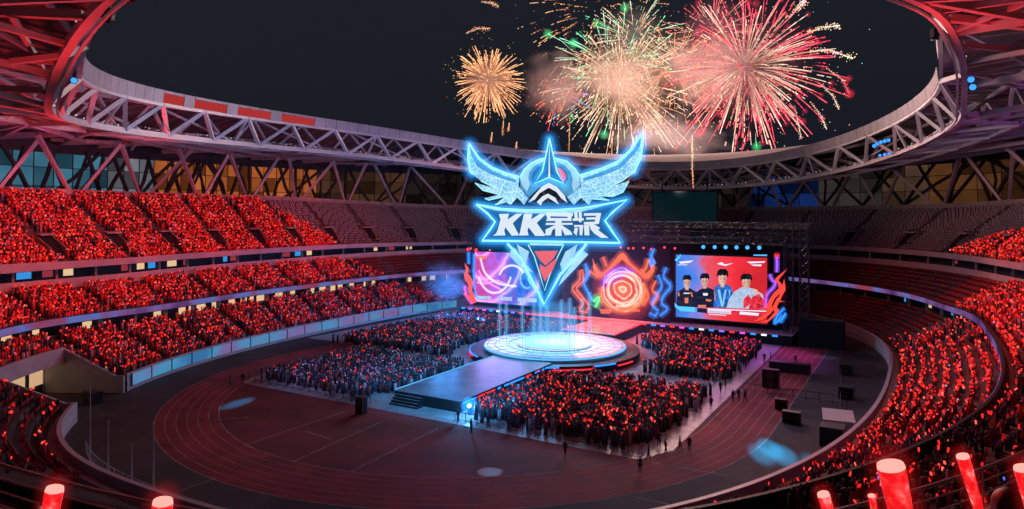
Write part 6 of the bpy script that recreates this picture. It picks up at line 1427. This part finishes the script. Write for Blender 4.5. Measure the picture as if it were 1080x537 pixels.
# bright blue lamp at the runway corner
p = gp(495, 428, 1.2); t = thing('stage_light', 'bright blue spotlight glaring at the near corner of the runway', 'stage light', p)
mb = MB(); mb.sphere((0,0,0),.3,nu=10,nv=8); mb.build('lens', emat('glare_blue', (.25,.7,1), 4), t); mb = MB(); mb.box((0,.1,-.5),(.4,.4,1.0)); mb.build('stand', M['dark'], t); mb = MB(); mb.sphere((0,0,0),1.1,nu=14,nv=10); mb.build('lens_glow', glow('blue_glare', (.02,.25,1), .8), t)  # lens_glow is an emissive ball imitating the lamp's glare
lamp('corner_light', 'POINT', p+Vector((0.3,-1,.6)), None, 900, (.1,.45,1), .2)

# ------------------------------------------------------------------ foreground people with light sticks
M['tube_red'] = mat('stick_tube', (.6,.02,.02), .2, emit=(1,.02,.02), es=1.0)
n = M['tube_red'].node_tree; b = n.nodes['Principled BSDF']; tc = nd(n, 'ShaderNodeTexCoord'); ns = nd(n, 'ShaderNodeTexNoise', i_Scale=26, i_Detail=4); n.links.new(tc.outputs['Object'], ns.inputs['Vector'])
n.links.new(ramp(n, ns.outputs[0], [(.42,(.80,.008,.012)),(.56,(1,.05,.05)),(.68,(1,.30,.28))]), b.inputs['Emission Color'])
M['tube_cap'] = emat('stick_cap', (1,.42,.36), 1.15)
def stick_halo(r, ln):  # emissive capsule imitating bloom around a stick
    m = ball_glow('stick_halo', (1,.02,.02), .9/r*.08, r*2.5); n = m.node_tree; tc = [x for x in n.nodes if x.type == 'TEX_COORD'][0]; l_ = [x for x in n.nodes if x.type == 'VECT_MATH'][0]
    sp = nd(n, 'ShaderNodeSeparateXYZ'); cb = nd(n, 'ShaderNodeCombineXYZ'); su = nd(n, 'ShaderNodeMath', operation='SUBTRACT'); mx = nd(n, 'ShaderNodeMath', operation='MAXIMUM'); su.inputs[1].default_value = ln; mx.inputs[1].default_value = 0
    n.links.new(tc.outputs['Object'], sp.inputs[0]); n.links.new(sp.outputs[0], cb.inputs[0]); n.links.new(sp.outputs[1], cb.inputs[1]); n.links.new(sp.outputs[2], su.inputs[0]); n.links.new(su.outputs[0], mx.inputs[0]); n.links.new(mx.outputs[0], cb.inputs[2]); n.links.new(cb.outputs[0], l_.inputs[0])
    return m
def big_stick(px, py, D, r, ln, tilt, label):
    p = at_d(px, py, D); t = thing('light_stick', label, 'light stick')
    ax = (Vector((0,0,1))-right_v*tilt).normalized(); q = ax.to_track_quat('Z', 'Y')
    t.location = p-ax*ln; t.rotation_mode = 'QUATERNION'; t.rotation_quaternion = q
    mb = MB(); mb.tube([(0,0,.12),(0,0,ln-.012)], r, 20, rs=[r*.72, r]); mb.build('tube', M['tube_red'], t, smooth=True)
    mb = MB(); mb.tube([(0,0,ln-.011),(0,0,ln)], r, 20, rs=[r*.99,r*.92]); mb.build('cap', M['tube_cap'], t)
    mb = MB(); mb.tube([(0,0,-.06),(0,0,.118)], .02, 12); mb.build('handle', M['dark'], t)
    mb = MB(); mb.tube([(0,0,-.1),(0,0,ln*.6),(0,0,ln+r*2.4)], r*2.6, 20); mb.build('halo', stick_halo(r, ln), t)
    lamp('stick_light', 'POINT', p+Vector((0,0,.15)), None, 2.2, (1,.03,.03), .05)
    return p-ax*(ln-.03)
holders = []
for a in ((939,489,1.9,.036,.40,.22,'thickest glowing red light stick in the right foreground'),(1015,480,3.4,.030,.42,.30,'slim glowing red light stick right of the thickest one'),
          (868,520,3.0,.026,.36,.3,'small glowing red light stick left of the thickest one'),(1078,492,2.6,.03,.36,.25,'glowing red light stick cut by the right edge'),
          (919,522,5.5,.028,.34,.2,'tiny glowing red light stick beneath the right railing'),
          (58,514,2.3,.028,.36,-.18,'glowing red light stick in the left foreground'),(172,527,2.0,.028,.36,-.1,'glowing red light stick at the bottom left edge')):
    holders.append((big_stick(*a), a))
# the people holding them, mostly below the frame
for k, (hnd, a) in enumerate(holders):
    me, hands, kd = PM[2]; o = bpy.data.objects.new('person', me); col.objects.link(o)
    o.rotation_euler.z = YAW+math.pi; h = Vector(hands[1]); h.rotate(o.rotation_euler); o.location = hnd-h-Vector((0,0,.02))
    tag(o, 'person in the foreground holding up the '+a[6].split(' light stick')[0].replace('glowing ','')+' light stick'+a[6].split('light stick')[1], 'person')
p = at_d(1068, 505, 3.2); me, hands, kd = PM[6]; o = bpy.data.objects.new('person', me); col.objects.link(o); o.location = p-Vector((0,0,1.77)); o.rotation_euler.z = YAW+math.pi; tag(o, 'dark silhouetted head of a person at the bottom right corner', 'person')
p = at_d(35, 528, 6); o = bpy.data.objects.new('person', PM[6][0]); col.objects.link(o); o.location = p-Vector((0,0,1.77)); o.rotation_euler.z = YAW+math.pi; tag(o, 'person in dark clothes behind the left foreground railing', 'person')
